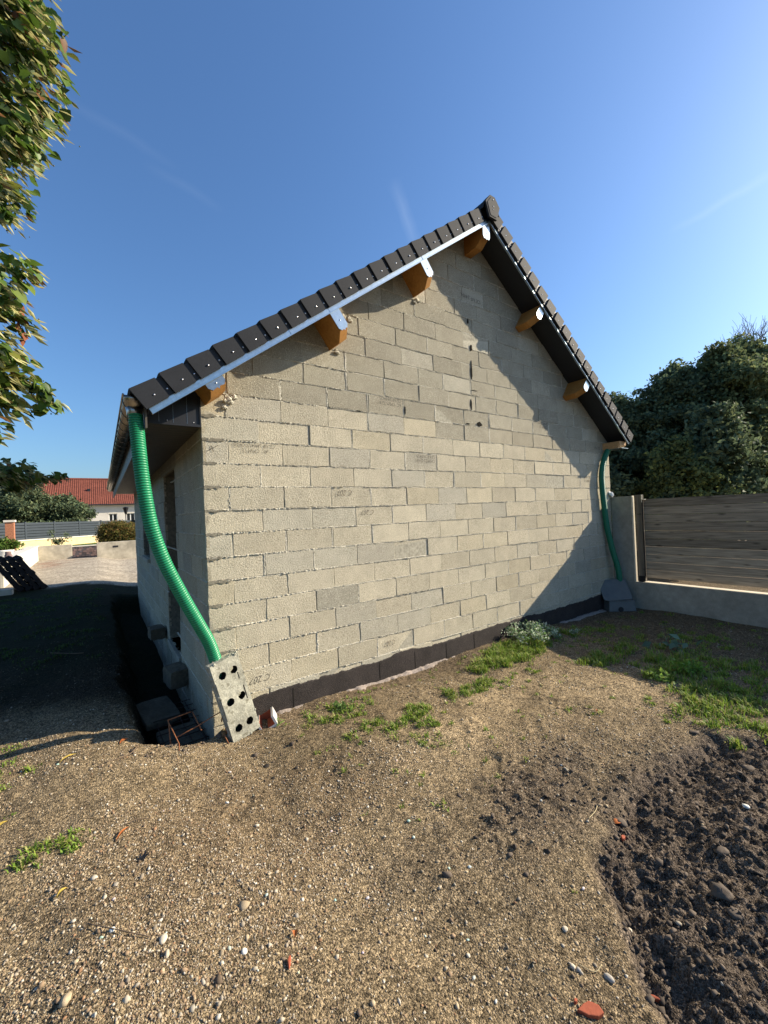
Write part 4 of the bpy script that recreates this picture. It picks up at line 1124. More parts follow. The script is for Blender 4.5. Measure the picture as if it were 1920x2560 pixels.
mb.build('branches', 'bark', T)

# linden overhanging at the left
LT = empty('linden_tree', (-4.6,-.2,-.05), 'linden tree with pale bracts overhanging the left edge', 'tree')
mb = MB(); trunk_mesh(mb, (-4.6,-.2,-.3), (-4.5,-.2,5.2), .22, .10, .06, 12); mb.build('trunk', 'bark', LT, smooth=True)
def linden():
    r = random.Random(17); rg = np.random.default_rng(5)
    tips = []   # (x, y, z, radius, amount)
    # solid upper mass
    for k in range(60):
        y = r.uniform(-1.0, 1.2); z = r.uniform(3.85, 6.2)
        edge = -1.06 + .045*(y+.7)*-1 + .12*math.sin(z*3.1)
        tips.append((edge-r.uniform(.10, 1.0)-.06*max(0, y+.7), y, z+.08, .18, .9))
    for (x, y, z, q, a) in [(-.98,-.7,4.55,.16,1.2),(-.95,-.7,4.35,.16,1.2),(-.97,-.65,4.1,.15,1.2),(-1.02,-.7,3.92,.13,1.2),(-1.05,-.7,3.75,.12,1),(-1.0,-.7,4.75,.15,1.2),
                         (-1.12,-.7,3.52,.06,.9),(-1.05,-.7,3.49,.05,.9),(-1.14,-.7,3.37,.06,.9),(-1.10,-.7,3.36,.04,.9),(-1.16,-.7,3.13,.06,.5),
                         (-1.08,-.7,3.08,.09,.8),(-1.0,-.7,3.05,.06,.3),(-1.13,-.7,2.95,.11,1),(-1.16,-.7,2.83,.10,1),(-1.05,-.7,2.78,.08,.7),(-1.18,-.7,2.66,.10,1),(-1.10,-.7,2.58,.09,.8),
                         (-1.15,-.7,2.47,.12,1.1),(-1.04,-.7,2.43,.09,.9),(-.95,-.7,2.38,.06,.5),(-.92,-.7,2.31,.05,.3),(-1.2,-.7,2.33,.1,.9),(-1.08,-.7,2.30,.08,.7),(-1.22,-.7,2.18,.09,.8),(-1.2,-.7,2.1,.06,.3)]:
        tips.append((x-.02, y, z, q, a))
        if z > 3.6 or z < 3.1: tips.append((x-.25, y+.1, z+.02, q*1.1, a))
    for k in range(16): tips.append((-1.35+-.045*k*r.uniform(.6,1.4), 1.7+r.uniform(-.4,.5), 2.12+r.uniform(-.05,.12)+.012*k, .13, .8))
    for k in range(5): tips.append((-1.28+.055*k, 1.9, 2.14+.004*k, .05, .22))
    for k in range(26): tips.append((-1.75-r.uniform(0,1.6), 2.3+r.uniform(-.4,.6), 1.85+r.uniform(-.15,.45), .17, .8))
    tips = np.array(tips)
    mb = MB()
    for t in tips[::2]:
        s0 = Vector((-4.5, -.2, r.uniform(2.6, 4.8))) if t[1] < 1.3 else Vector((-4.5, 1.0, 2.3)); e = Vector(t[:3]); m1 = s0.lerp(e, .5)+Vector((0,0,.35 if t[1] < 1.3 else .0))
        P = catmull([s0, m1, e], 6); mb.tube(P, [.03*(1-k/len(P))+.003 for k in range(len(P))], 5, False)
    mb.build('limbs', 'bark', LT, smooth=True)
    # leaves: heart shape, 8 outline points, hanging
    cnt = np.maximum(7, (tips[:, 4]*tips[:, 3]**2*3600).astype(int)); own = np.repeat(np.arange(len(tips)), cnt); n = len(own)
    P = tips[own, :3] + np.clip(rg.normal(0, .5, (n, 3)), -1.0, 1.0)*tips[own, 3][:, None]*np.array([1,1.1,.8])
    nr = rg.normal(0, .55, (n, 3)) + np.array([.35,-.5,.55]); nr /= np.linalg.norm(nr, axis=1, keepdims=True)
    t = np.tile(np.array([.55,-.15,-.75]), (n, 1)) + rg.normal(0, .45, (n, 3)); t -= nr*(t*nr).sum(1, keepdims=True); t /= np.linalg.norm(t, axis=1, keepdims=True)
    b = np.cross(nr, t); s = rg.uniform(.028, .066, n)[:, None]
    shp = [(0,0,0),(-.12,.42,.10),(.30,.62,.18),(.75,.45,.14),(1.25,0,-.05),(.75,-.45,.14),(.30,-.62,.18),(-.12,-.42,.10)]
    V = np.stack([P + s*(t*a + b*w + nr*h) for a, w, h in shp], 1)
    q = (np.arange(n)*8)[:, None]
    F = np.concatenate([np.concatenate([q, q+i, q+i+1], 1) for i in range(1, 7)], 0)
    cols = np.array([(.085,.15,.022),(.11,.18,.028),(.045,.08,.018),(.15,.21,.03),(.21,.22,.04)])
    cc = cols[rg.choice(5, n, p=[.33,.27,.2,.13,.07])]*rg.uniform(.75, 1.2, (n, 1))
    br = rg.uniform(0, 1, n) < .014; cc[br] = np.array([.22,.10,.03])*rg.uniform(.6,1.2,(br.sum(),1))
    np_mesh('crown', V.reshape(-1, 3), F, 'leaf', col=np.repeat(cc, 8, 0), parent=LT)
    # pale bracts: narrow curved strips
    m = int(n*1.15); own = own[rg.integers(0, n, m)]
    P = tips[own, :3] + np.clip(rg.normal(0, .5, (m, 3)), -1, 1)*tips[own, 3][:, None]
    t = np.tile(np.array([.75,-.1,-.65]), (m, 1)) + rg.normal(0, .25, (m, 3)); t /= np.linalg.norm(t, axis=1, keepdims=True)
    nr = rg.normal(0, 1, (m, 3)); nr -= t*(nr*t).sum(1, keepdims=True); nr /= np.linalg.norm(nr, axis=1, keepdims=True); b = np.cross(nr, t)
    L = rg.uniform(.05, .095, m)[:, None]; w = L*.13
    V = np.stack([P, P+t*L*.5+b*w+nr*L*.08, P+t*L, P+t*L*.5-b*w+nr*L*.08], 1).reshape(-1, 3)
    q = (np.arange(m)*4)[:, None]; F = np.concatenate([np.concatenate([q, q+1, q+2], 1), np.concatenate([q, q+2, q+3], 1)], 0)
    cc = np.array([(.50,.47,.20)])*rg.uniform(.6, 1.15, (m, 1)); br = rg.uniform(0, 1, m) < .07; cc[br] = np.array([.30,.15,.06])
    np_mesh('bracts', V, F, 'leaf', col=np.repeat(cc, 4, 0), parent=LT)
    # little round fruits
    m = int(n*.35); own = own[rg.integers(0, len(own), m)]; P = tips[own, :3] + rg.normal(0, .5, (m, 3))*tips[own, 3][:, None] - np.array([0,0,.03])
    V = (ICO_V[None]*.0045 + P[:, None]).reshape(-1, 3); F = (ICO_F[None]+12*np.arange(m)[:, None, None]).reshape(-1, 3)
    np_mesh('fruits', V, F, 'leaf', col=np.repeat(np.array([(.16,.17,.08)])*rg.uniform(.6,1.2,(m,1)), 12, 0), parent=LT, smooth=True)
linden()
# withered brown leaf cluster hanging in the linden
mb = MB(); r_ = random.Random(77)
for k in range(9):
    c = Vector((-1.06+r_.uniform(-.02,.02), -.70+r_.uniform(-.02,.02), 2.86-.022*k)); d = Vector((r_.uniform(-.4,.4), r_.uniform(-.4,.4), -1)).normalized(); s = d.orthogonal().normalized()*r_.uniform(.012,.022)
    mb.add([c, c+d*.03+s, c+d*.065, c+d*.03-s], [(0,1,2),(0,2,3)])
mb.build('withered_leaves', mat('withered_leaf', (.17,.055,.025), .9), LT)

# ------------------------------------------------------------ yard and street at the left
def wallbox(name, a, b, m, label, cat='wall', bevel=.01):
    mb = MB(); mb.box(a, b); o = mb.build(name, m, bevel=bevel); return tag(o, label, cat)
mb = MB(); lx = np.linspace(-40, 30, 60); 
mb.box((-40,23.75,-.3),(30,34.5,.56)); lawn = mb.build('raised_lawn', [mat('sunlit_turf', (.085,.125,.03), .95, spec=.1, noise=[(.8,.25),(14,.35)], bump=(25,.8,.05))]); tag(lawn, kind='structure'); 
wallbox('retaining_wall', (-3.36,23.3,-.3),(-2.0,23.74,.72), 'concrete_far', 'stained grey retaining wall left of the dark stone infill', bevel=.015)
cw_ = MB(); cw_.box((-.93,22.5,-.3),(9,22.95,.745)); o = cw_.build('retaining_wall', 'concrete_far', bevel=.015); tag(o, 'long grey retaining wall below the round bush', 'wall')
mb = MB(); mb.box((-.22,22.49,.44),(.02,22.498,.54)); c = mb.build('wall_vent', 'lining', o)
I = empty('stone_infill', (-1.47,23.5,-.1), 'low dark stone block wall between the two grey walls', 'wall')
mb = MB(); mb.box((-1.995,23.42,-.3),(-.935,23.72,.57)); r_ = random.Random(8)
for k in range(6):
    z0_ = -.08+.108*k; x = -1.99 + (.0 if k % 2 else -.07)
    while x < -.94:
        x1 = min(x+r_.uniform(.11,.19), -.94)
        if x1 > -1.99: mb.m = r_.choice([0,1]); mb.box((max(x,-1.99)+.006, 23.385+r_.uniform(0,.015), z0_+.006), (x1-.006, 23.42, z0_+.102))
        x = x1
MT['withered'] = mat('withered_leaf', (.20,.065,.03), .9)
MT['infill2'] = mat('brownish_stone_block', (.19,.13,.12), .9, noise=[(4,.4)])
mb.build('courses', ['infill','infill2'], I)
mb = MB(); mb.box((-2.0,23.36,.572),(-.935,23.74,.62)); mb.build('coping', 'cream_cap', I)
# white wall running towards the camera
mb = MB(); vs = [(-3.36,23.29,-.3),(-3.0,11.8,-.3),(-3.35,11.8,-.3),(-3.70,23.29,-.3)]
mb.prism([(v[0],v[1]) for v in vs], lambda p: (p[0],p[1],-.3), lambda p: (p[0],p[1],.72)); o = mb.build('garden_wall', 'white_wall', bevel=.02); tag(o, 'low white masonry wall running towards the camera behind the pallets', 'wall')
mb = MB(); mb.prism([(-3.32,23.28),(-2.96,11.8),(-3.39,11.8),(-3.74,23.28)], lambda p: (p[0],p[1],.722), lambda p: (p[0],p[1],.76)); mb.build('coping', 'cream_cap', o)
# terrace behind white wall
mb = MB(); mb.box((-14,11.5,-.3),(-3.76,23.2,.55)); o = mb.build('terrace', 'stone_slab'); tag(o, kind='structure')
# cream wall and slat fence
A = Vector((-6.4,22.6,0)); B = Vector((-.96,29,0)); dirv = (B-A).normalized(); nv = Vector((dirv.y,-dirv.x,0)); 
o_ = empty('cream_wall', A, 'cream rendered wall with pale coping below the slate slat fence', 'wall')
def obox(mb, t0, t1, w0, w1, z0, z1):
    vs = [A+dirv*t+nv*w+Vector((0,0,z)) for z in (z0,z1) for t, w in ((t0,w0),(t1,w0),(t1,w1),(t0,w1))]
    mb.add(vs, [(0,3,2,1),(4,5,6,7),(0,1,5,4),(1,2,6,5),(2,3,7,6),(3,0,4,7)])
LF = 13.2
mb = MB(); obox(mb, 0, LF, -.1, .1, .3, 1.0); mb.build('wall_body', 'cream', o_)
mb = MB(); obox(mb, 0, LF, -.14, .14, 1.002, 1.06); mb.build('coping', 'cream_cap', o_)
SF = empty('slat_fence', A+Vector((0,0,1.06)), 'slate grey horizontal slat fence on top of the cream wall', 'fence')
t = .1
while t < LF-.5:
    mb = MB(); obox(mb, t, t+.08, -.05, .05, 1.062, 2.02); mb.build('post', 'fence_grey', SF)
    mb = MB()
    for k in range(6): obox(mb, t+.085, t+1.72, .0, .03, 1.075+.155*k, 1.075+.155*k+.125)
    obox(mb, t+.085, t+1.72, -.10, -.09, 1.075, 1.96)
    mb.build('slat_panel', 'fence_grey', SF); t += 1.73
P_ = empty('brick_pillar', (-4.35,23.0,.4), 'red brick pillar with pale cap in front of the slat fence', 'pillar')
mb = MB(); mb.box((-4.51,22.84,.4),(-4.19,23.16,2.0)); mb.build('shaft', 'brick', P_)
for k in range(21):
    pass
mb = MB(); mb.box((-4.56,22.79,2.002),(-4.14,23.21,2.10)); mb.build('cap', 'cream_cap', P_)
P_ = empty('gate_pillar', (1.9,31.5,.4), 'cream gate pillar with cap just left of the garage corner', 'pillar')
mb = MB(); mb.box((1.45,31.3,.3),(1.95,31.8,2.35)); mb.build('shaft', 'cream', P_)
mb = MB(); mb.box((1.38,31.23,2.352),(2.02,31.87,2.48)); mb.build('cap', 'cream_cap', P_)
# bush, shrub
BU = empty('round_bush', (.15,24.3,.5), 'large clipped yellow green bush on the raised lawn', 'bush')
leaf_cloud('foliage', [(.10,24.3,1.20),(-.38,24.3,1.13),(.58,24.3,1.13)], [(.80,.7,.68),(.5,.6,.6),(.5,.6,.6)], 16000, .055, [(.17,.15,.035),(.12,.12,.03),(.08,.09,.025),(.22,.16,.05),(.20,.11,.04)], 'leaf_far', BU, seed=3, shell=.86)
leaf_cloud('inner_foliage', [(.10,24.3,1.15)], [(.85,.6,.55)], 5000, .08, [(.04,.05,.015)], 'leaf_far', BU, seed=4, shell=.5)
SH = empty('sparse_shrub', (-2.5,24.0,.55), 'thin young shrub with loose stems in front of the cream wall', 'shrub')
mb = MB(); cs = []
for k in range(9):
    a = rnd.uniform(-.5,.5); e = (-2.5+a, 24.0+rnd.uniform(-.2,.2), 1.0+rnd.uniform(0,.35)); trunk_mesh(mb, (-2.5,24,.5), e, .012, .004, .03, 4); cs.append(e)
mb.build('stems', 'bark', SH); leaf_cloud('foliage', cs+[(c[0]*.5-1.25,24,.85) for c in cs], [.14]*18, 420, .07, [(.10,.14,.07),(.14,.17,.09)], 'leaf_far', SH, seed=8, shell=.1)
# potted plant and pots on the white wall
PP = empty('planter', (-3.1,12.6,.76), 'white planter holding a bushy green plant at the left edge', 'planter')
mb = MB(); mb.tube([(-3.1,12.6,.762),(-3.1,12.6,.80),(-3.1,12.6,.98),(-3.1,12.6,1.02)], [.14,.15,.24,.26], 18); mb.build('pot', 'frame_white', PP, smooth=True)
leaf_cloud('plant', [(-3.1,12.6,1.2),(-3.35,12.6,1.15),(-2.9,12.6,1.14)], [.2,.18,.16], 1600, .05, [(.10,.17,.03),(.14,.20,.04),(.06,.11,.02)], 'leaf_far', PP, seed=9, shell=.4)
mb = MB(); prof = [(.0,.115),(.05,.12),(.06,.09),(.13,.085),(.15,.07),(.22,.07),(.23,.05)]
mb.tube([(-2.92,12.0,.762+p[0]) for p in prof], [p[1] for p in prof], 16); o = mb.build('clay_pot', 'infill2', smooth=True); tag(o, 'small dark stepped clay pot on the end of the white wall', 'pot')
leafy = leaf_cloud('green_bush', [(-3.45,11.0,.85)], [(.30,.3,.35)], 1500, .06, [(.10,.18,.03),(.06,.11,.02)], 'leaf_far', None, seed=19, shell=.3); tag(leafy, 'bright green bush cut off by the left edge', 'bush')
# pallets
def pallet(c, rz, tilt, label):
    E_ = empty('pallet', c, label, 'pallet', 'dark pallets leaning against the white wall')
    X = Matrix.Translation(c) @ Matrix.Rotation(rz,4,'Z') @ Matrix.Rotation(tilt,4,'Y')
    for k in range(7):
        mb = MB(); x = .0+.155*k; mb.box((-.01,-.55,x),(.012,.55,x+.09), X); mb.build('deck_board', 'pallet', E_)
    for k in range(3):
        mb = MB(); y = -.52+.49*k; mb.box((.013,y,0),(.10,y+.09,1.02), X); mb.build('bearer', 'pallet', E_)
    for k in range(3):
        mb = MB(); x = .0+.465*k; mb.box((.101,-.55,x),(.12,.55,x+.09), X); mb.build('bottom_board', 'pallet', E_)
for k, lb in enumerate(['front pallet of the leaning stack, nearest the gravel', 'second pallet from the front of the leaning stack', 'third pallet from the front of the leaning stack', 'rearmost leaning pallet, against the white wall end']):
    pallet((-2.15-.16*k, 11.0, -.03), R(12), R(-31), lb)
wallbox('stone_kerb', (-3.4,10.0,-.1),(-2.6,10.25,.12), 'concrete_far', 'short kerb stone lying at the foot of the pallets', 'kerb')
rough_box('stone_block', (-3.05,10.7,.15), (.25,.3,.7), .1, 'upright pale stone block left of the pallets', 'stone block', m='concrete_far')

# far house
H = empty('house', (2,60,-.1), 'long pale house with red tiled roof beyond the street', 'house')
hx0, hx1, hy0, hy1 = -9.0, 22, 56.0, 66.0; ez_, rz_ = 4.35, 7.75
mb = MB(); holes = [(.15,1.0,1.9,3.12),(1.95,2.85,1.9,3.12),(6.2,7.1,1.9,3.12)]
for (x0,x1,z0,z1) in rect_sub(rect_sub(rect_sub([(hx0,hx1,-.1,ez_)], holes[0]), holes[1]), holes[2]): mb.box((x0,hy0,z0),(x1,hy0+.35,z1))
mb.box((hx0,hy0+.36,-.1),(hx0+.3,hy1,ez_)); mb.box((hx1-.3,hy0+.36,-.1),(hx1,hy1,ez_)); mb.box((hx0+.3,hy1-.3,-.1),(hx1-.3,hy1,ez_))
mb.build('wall', 'house_wall', H)
mb = MB()
def roofpt(x, t, dn=0): return (x, hy0-.5+(5.5)*t, ez_-.12+(rz_-ez_+.12)*t+dn)
nrow, ncol = 24, 150
vs = []; 
for i in range(nrow+1):
    for j in range(ncol*3+1):
        x = hx0-.4+(hx1-hx0+.8)*j/(ncol*3); h = [.0,.05,.05][j % 3]
        vs.append(roofpt(x, i/nrow, h)); vs.append(roofpt(x, i/nrow, h+.035))
w = ncol*3+1; fs = []
for i in range(nrow):
    for j in range(w-1):
        a = (i*w+j)*2+1; b = ((i+1)*w+j)*2
        fs.append((a, a+2, b+2, b)); 
        fs.append((i*w*2+j*2, i*w*2+j*2+2, a+2, a))
mb.add(vs, fs); 
mb.add([(hx0-.4,hy0+5,rz_),(hx1+.4,hy0+5,rz_),(hx1+.4,hy1+.5,ez_-.1),(hx0-.4,hy1+.5,ez_-.1)], [(0,1,2,3)])
rf = mb.build('roof', 'house_roof', H)
mb = MB(); mb.tube([(hx0-.5,hy0+5,rz_+.06),(hx1+.5,hy0+5,rz_+.06)], .13, 8); mb.build('ridge_tiles', 'house_roof', rf)
mb = MB(); mb.tube([(hx0-.4,hy0-.55,ez_-.12),(hx1+.4,hy0-.55,ez_-.12)], .07, 8); mb.build('gutter', 'lining', rf)
mb = MB(); mb.box((-1.9,hy0+2.2,5.75),(-1.6,hy0+2.6,6.35)); mb.build('roof_vent', 'lining', rf)
for (x0,x1,z0,z1) in holes:
    mb = MB()
    for a, b in (((x0,z0),(x0+.07,z1)),((x1-.07,z0),(x1,z1)),((x0+.07,z1-.07),(x1-.07,z1)),((x0+.07,z0),(x1-.07,z0+.07)),(((x0+x1)/2-.05,z0+.07),((x0+x1)/2+.05,z1-.07))): mb.box((a[0],hy0+.12,a[1]),(b[0],hy0+.2,b[1]))
    wi = mb.build('window', 'frame_white', H); mb = MB(); mb.box((x0+.07,hy0+.17,z0+.07),(x1-.07,hy0+.175,z1-.07)); mb.build('pane', 'glass', wi)
    mb = MB(); n = 10; cx = (x0+x1)/2; hw = (x1-x0)/2+.12
    mb.prism([(cx-hw,z1)]+[(cx+hw*math.cos(math.pi*(1-k/n)), z1+.18*math.sin(math.pi*k/n)+.02) for k in range(n+1)]+[(cx+hw,z1)], lambda p: (p[0],hy0-.02,p[1]), lambda p: (p[0],hy0-.002,p[1])); mb.build('arch', 'cream_cap', wi)
# street lamp
SLp = empty('street_lamp', (1.42,45,-.1), 'dark lantern street lamp against the pale house', 'street lamp')
mb = MB(); mb.tube([(1.42,45,-.1),(1.42,45,2.75)], [.06,.045], 8); mb.build('pole', 'black_metal', SLp)
mb = MB(); mb.tube([(1.42,45,2.75),(1.42,45,2.8),(1.42,45,3.35),(1.42,45,3.4),(1.42,45,3.5)], [.06,.1,.26,.28,.05], 6); mb.build('lantern', 'black_metal', SLp)
# trees behind slat fence
tree('dark_bushy_tree', -4.9, 30.5, 4.9, 3.1, 34000, 'dark bushy tree behind the slat fence, left of the red roof', GREEN_D+[(.06,.07,.03)], .12, seed=21, low=.02, blobs=18)
tree('dark_bushy_tree', -2.6, 31.0, 3.9, 1.9, 15000, 'lower dark tree in front of the pale house wall', GREEN_D+[(.06,.07,.03)], .12, seed=22, low=.02, blobs=10)
tree('dark_bushy_tree', -10.5, 31.5, 6, 3.2, 9000, 'dark tree at the left edge behind the overhanging branch', GREEN_D, .16, seed=23, low=.02)
# street beyond
wallbox('road', (-200,36,-.08),(200,44,-.06), mat('asphalt', (.06,.06,.06), .95, noise=(4,.2)), None, None, 0)
bpy.data.objects['road']['kind'] = 'structure'

# ------------------------------------------------------------ grass and weeds
def blades(name, tufts, label, cat, kind='stuff', cols=None, parent=None, wid=.0035):
    """tufts: (x, y, radius, number, height)"""
    rg = np.random.default_rng(len(tufts)+3); T_ = np.array(tufts, float)
    own = np.repeat(np.arange(len(T_)), T_[:, 3].astype(int)); n = len(own)
    rr = rg.normal(0, .5, (n, 2))*T_[own, 2][:, None]
    x = T_[own, 0]+rr[:, 0]; y = T_[own, 1]+rr[:, 1]; z = ground_z(x, y)-.004
    h = T_[own, 4]*rg.uniform(.45, 1.25, n)*np.exp(-np.hypot(rr[:, 0], rr[:, 1])**2/(T_[own, 2]**2)*.6)
    a = rg.uniform(0, 2*np.pi, n); out = np.stack([np.cos(a), np.sin(a), 0*a], 1); sd_ = np.stack([-np.sin(a), np.cos(a), 0*a], 1)
    ln = rg.uniform(.2, 1.0, n)[:, None]; w = (wid*rg.uniform(.6, 1.5, n))[:, None]; P = np.stack([x, y, z], 1); h = h[:, None]; U = np.array([0,0,1.])
    V = np.stack([P-sd_*w, P+sd_*w, P+U*h*.55+out*h*ln*.35-sd_*w*.9, P+U*h*.55+out*h*ln*.35+sd_*w*.9, P+U*h*(1-.35*ln)+out*h*ln*1.0], 1).reshape(-1, 3)
    q = (np.arange(n)*5)[:, None]
    F = np.concatenate([np.concatenate(p, 1) for p in ((q, q+1, q+3), (q, q+3, q+2), (q+2, q+3, q+4))], 0)
    cols = np.array(cols if cols is not None else [(.17,.28,.03),(.22,.33,.045),(.13,.21,.03),(.29,.36,.06),(.34,.32,.12)])
    cc = cols[rg.integers(0, len(cols), n)]*rg.uniform(.75, 1.2, (n, 1))
    o = np_mesh(name, V, F, 'grass', col=np.repeat(cc, 5, 0), parent=parent)
    if not parent: tag(o, label, cat, kind=kind)
    return o
r_ = random.Random(44); tf = []
def patch(x, y, rx, ry, n, rad, cnt, h):
    for k in range(int(n*2.1)):
        a = r_.uniform(0, 2*math.pi); q = math.sqrt(r_.random()); tf.append((x+rx*1.7*q*math.cos(a), y+ry*2.0*q*math.sin(a), rad*1.15*r_.uniform(.6,1.3), 1.0*cnt*r_.uniform(.25,1.3), h*.88*r_.uniform(.6,1.25)))
patch(1.02,-.42,.22,.10,14,.05,42,.055); patch(1.12,-.82,.07,.06,6,.045,45,.06); patch(.86,-.80,.03,.03,2,.04,24,.045)
patch(1.55,-.80,.10,.07,8,.045,55,.07); patch(1.38,-1.05,.14,.09,10,.045,50,.06); patch(1.36,-1.28,.06,.05,4,.045,45,.05)
patch(2.28,-.78,.20,.05,14,.05,60,.065); patch(2.55,-.9,.12,.05,4,.035,30,.045); patch(3.35,-.50,.42,.09,44,.07,75,.10); patch(3.9,-.42,.5,.12,22,.07,65,.09)
patch(3.55,-.40,.35,.10,26,.06,80,.11); patch(3.0,-.9,.2,.1,5,.04,30,.05); patch(4.25,-1.20,.35,.08,14,.06,60,.10); patch(4.35,-1.75,.30,.12,14,.06,55,.12); patch(4.1,-2.05,.25,.12,12,.06,50,.12)
patch(3.9,-2.35,.25,.12,14,.06,55,.10); patch(3.55,-2.55,.3,.18,18,.06,60,.09); patch(3.75,-2.95,.3,.25,20,.06,60,.09); patch(3.3,-2.15,.2,.1,6,.04,30,.05)
patch(5.2,-1.5,.5,.3,22,.07,45,.06); patch(5.2,-2.4,.8,.5,40,.08,50,.07); patch(4.6,-2.4,.5,.3,26,.07,50,.08); patch(4.9,-.65,.5,.18,14,.07,40,.05); patch(5.3,-.45,.3,.1,10,.06,40,.06); patch(6.2,-1.6,.5,.6,16,.07,35,.05)
patch(-.98,-1.04,.09,.05,7,.05,40,.045); patch(-1.3,-.2,.08,.3,7,.05,30,.04); patch(-1.45,.25,.1,.25,5,.05,25,.04); patch(1.05,-2.62,.01,.01,1,.008,6,.05)
for k in range(170): 
    x = r_.uniform(.5, 5.2); y = r_.uniform(-1.9, -.22); tf.append((x, y, .03, r_.randint(3, 16), .035))
for k in range(26): tf.append((r_.uniform(.5, 3.4), -.16+r_.uniform(-.05,.03), .025, r_.randint(4,14), .04))
blades('grass', tf, 'scattered tufts of bright green grass in front of the gable', 'grass')
tf = []
for k in range(420):
    x = r_.uniform(-5.5, -.75); y = r_.uniform(2.2, 9.2); tf.append((x, y, .14, 26, .045))
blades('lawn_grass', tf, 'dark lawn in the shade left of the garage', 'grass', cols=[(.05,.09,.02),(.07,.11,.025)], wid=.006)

def weed(name, x, y, rad, n, size, cols, label, h=.12, m='grass'):
    o = empty(name, (x, y, gz(x, y)), label, 'weed'); r = random.Random(int(x*100)); mb = MB(); cs = []
    for k in range(max(5, n//30)):
        a = r.uniform(0, 2*math.pi); q = rad*math.sqrt(r.random()); e = (x+q*math.cos(a), y+q*math.sin(a), gz(x, y)+h*r.uniform(.4, 1)*(1-.5*q/rad)); mb.tube([(x+.2*(e[0]-x), y+.2*(e[1]-y), gz(x, y)-.01), e], [.003,.0015], 4, False); cs.append(e)
    mb.build('stems', 'twig', o); leaf_cloud('leaves', cs, [size*1.3]*len(cs), n, size, cols, m, o, seed=int(x*77), shell=.1, droop=-.2, aspect=1.4); return o
SILV = [(.32,.40,.28),(.22,.31,.17),(.46,.50,.40),(.15,.25,.08)]
weed('silver_weed', 4.0,-.28,.34,1500,.026, SILV, 'silvery leaved weed clump behind the bright grass at the wall foot', .17)
weed('silver_weed', 4.55,-.45,.25,420,.02, SILV, 'lower silvery weed clump trailing right of the main one', .10)
weed('broadleaf_weed', 5.05,-1.55,.14,26,.085, [(.10,.17,.10),(.13,.20,.13)], 'broad leaved weed in the shade near the fence', .08)
weed('leafy_weed', 3.88,-1.85,.10,90,.035, [(.22,.34,.06),(.30,.40,.10)], 'bright leafy weed at the edge of the fence shadow', .10)
weed('leafy_weed', 1.13,-.38,.13,160,.022, [(.12,.20,.05),(.16,.25,.08)], 'small clover-like weed among the grass tufts by the wall', .05)
weed('leafy_weed', 4.35,-2.05,.16,170,.035, [(.15,.28,.04),(.20,.32,.06)], 'leafy weed standing in the grass at the right', .13)
weed('leafy_weed', .50,-.22,.03,22,.018, [(.16,.28,.05)], 'tiny green seedling beside the glazed clay channel', .03)

# stones
def stone(x, y, r, col, label, seed, group=None, name='stone', flat=.6, m='stone', sink=.25, rough=.09):
    rg = np.random.default_rng(seed); V = ICO_V.copy(); F = ICO_F
    # one subdivision for a rounder, irregular pebble
    vs = [tuple(v) for v in V]; cache = {}; fs = []
    def mid(a, b):
        k = (min(a,b), max(a,b))
        if k not in cache:
            q = (np.array(vs[a])+np.array(vs[b]))/2; q /= np.linalg.norm(q); cache[k] = len(vs); vs.append(tuple(q))
        return cache[k]
    for a, b, c in F:
        ab, bc, ca = mid(a,b), mid(b,c), mid(c,a); fs += [(a,ab,ca),(b,bc,ab),(c,ca,bc),(ab,bc,ca)]
    V = np.array(vs)*(1+rg.normal(0, rough, (len(vs), 1)))*np.array([rg.uniform(.8,1.3), rg.uniform(.7,1.1), flat])*r
    a = rg.uniform(0, 6.28); V[:, :2] = V[:, :2] @ np.array([[math.cos(a), math.sin(a)], [-math.sin(a), math.cos(a)]])
    z = gz(x, y)
    o = np_mesh(name, V+np.array([x, y, z+r*flat*(1-sink*2)*.8]), np.array(fs), m, col=np.array([col]*len(V)), loc=(x, y, z))
    return tag(o, label, 'stone', group)
def px(u, v, z=-.235):     # where the sight line through a point of the photograph meets the ground height z
    d = r2*(u/1659*1920-960) - u2*(v/2212*2560-1280) + fw*1011.65
    t = (z-M.translation.z)/d.z; return M.translation.x+d.x*t, M.translation.y+d.y*t
WHT = (.70,.68,.60); GRY = (.36,.33,.28); TAN = (.52,.45,.34)
named = [(531,2137,.013,WHT,'bright white angular stone at the bottom, left of the middle',1),(357,2142,.017,TAN,'pinkish tan wedge stone near the lower left corner',2),
 (1316,2110,.016,GRY,'grey pointed stone near the edge of the dug soil',3),(1237,2093,.012,TAN,'left stone of a touching pair near the lower right',4),(1250,2098,.011,GRY,'right stone of a touching pair near the lower right',5),
 (1221,2011,.011,TAN,'small flat tan stone below the touching pair',6),(1612,1760,.016,WHT,'flat white stone on the dark soil at the right',7),(491,1750,.010,WHT,'white stone alone in the left part of the gravel',8),
 (555,1790,.012,TAN,'pale crumbly stone below the white lone stone',9),(710,1664,.008,WHT,'small white stone near the middle of the gravel',10),(1448,1690,.012,GRY,'grey stone on the border of soil and grass',11),
 (1360,1990,.010,TAN,'tan stone above the dug trench edge',12),(207,1988,.012,TAN,'oval cream stone in the lower left gravel',13),(247,2132,.011,WHT,'white oval stone at the lower left, left of a twig',14)]
for u, v, rr, c, lb, sd_ in named:
    x, y = px(u, v); stone(x, y, rr, c, lb, sd_)
r_ = random.Random(91)
for k in range(34):
    u = r_.uniform(20, 1300); v = r_.uniform(1620, 2200); x, y = px(u, v)
    if float(soil_d(np.array([x]), np.array([y]))[0]) > -.05: continue
    stone(x, y, r_.uniform(.004,.0085), (.55*r_.uniform(.7,1.1), .57*r_.uniform(.75,1.05), .48*r_.uniform(.75,1.05)), 'small pale stone lying loose on the gravel', 200+k, 'small pale stones on the gravel')
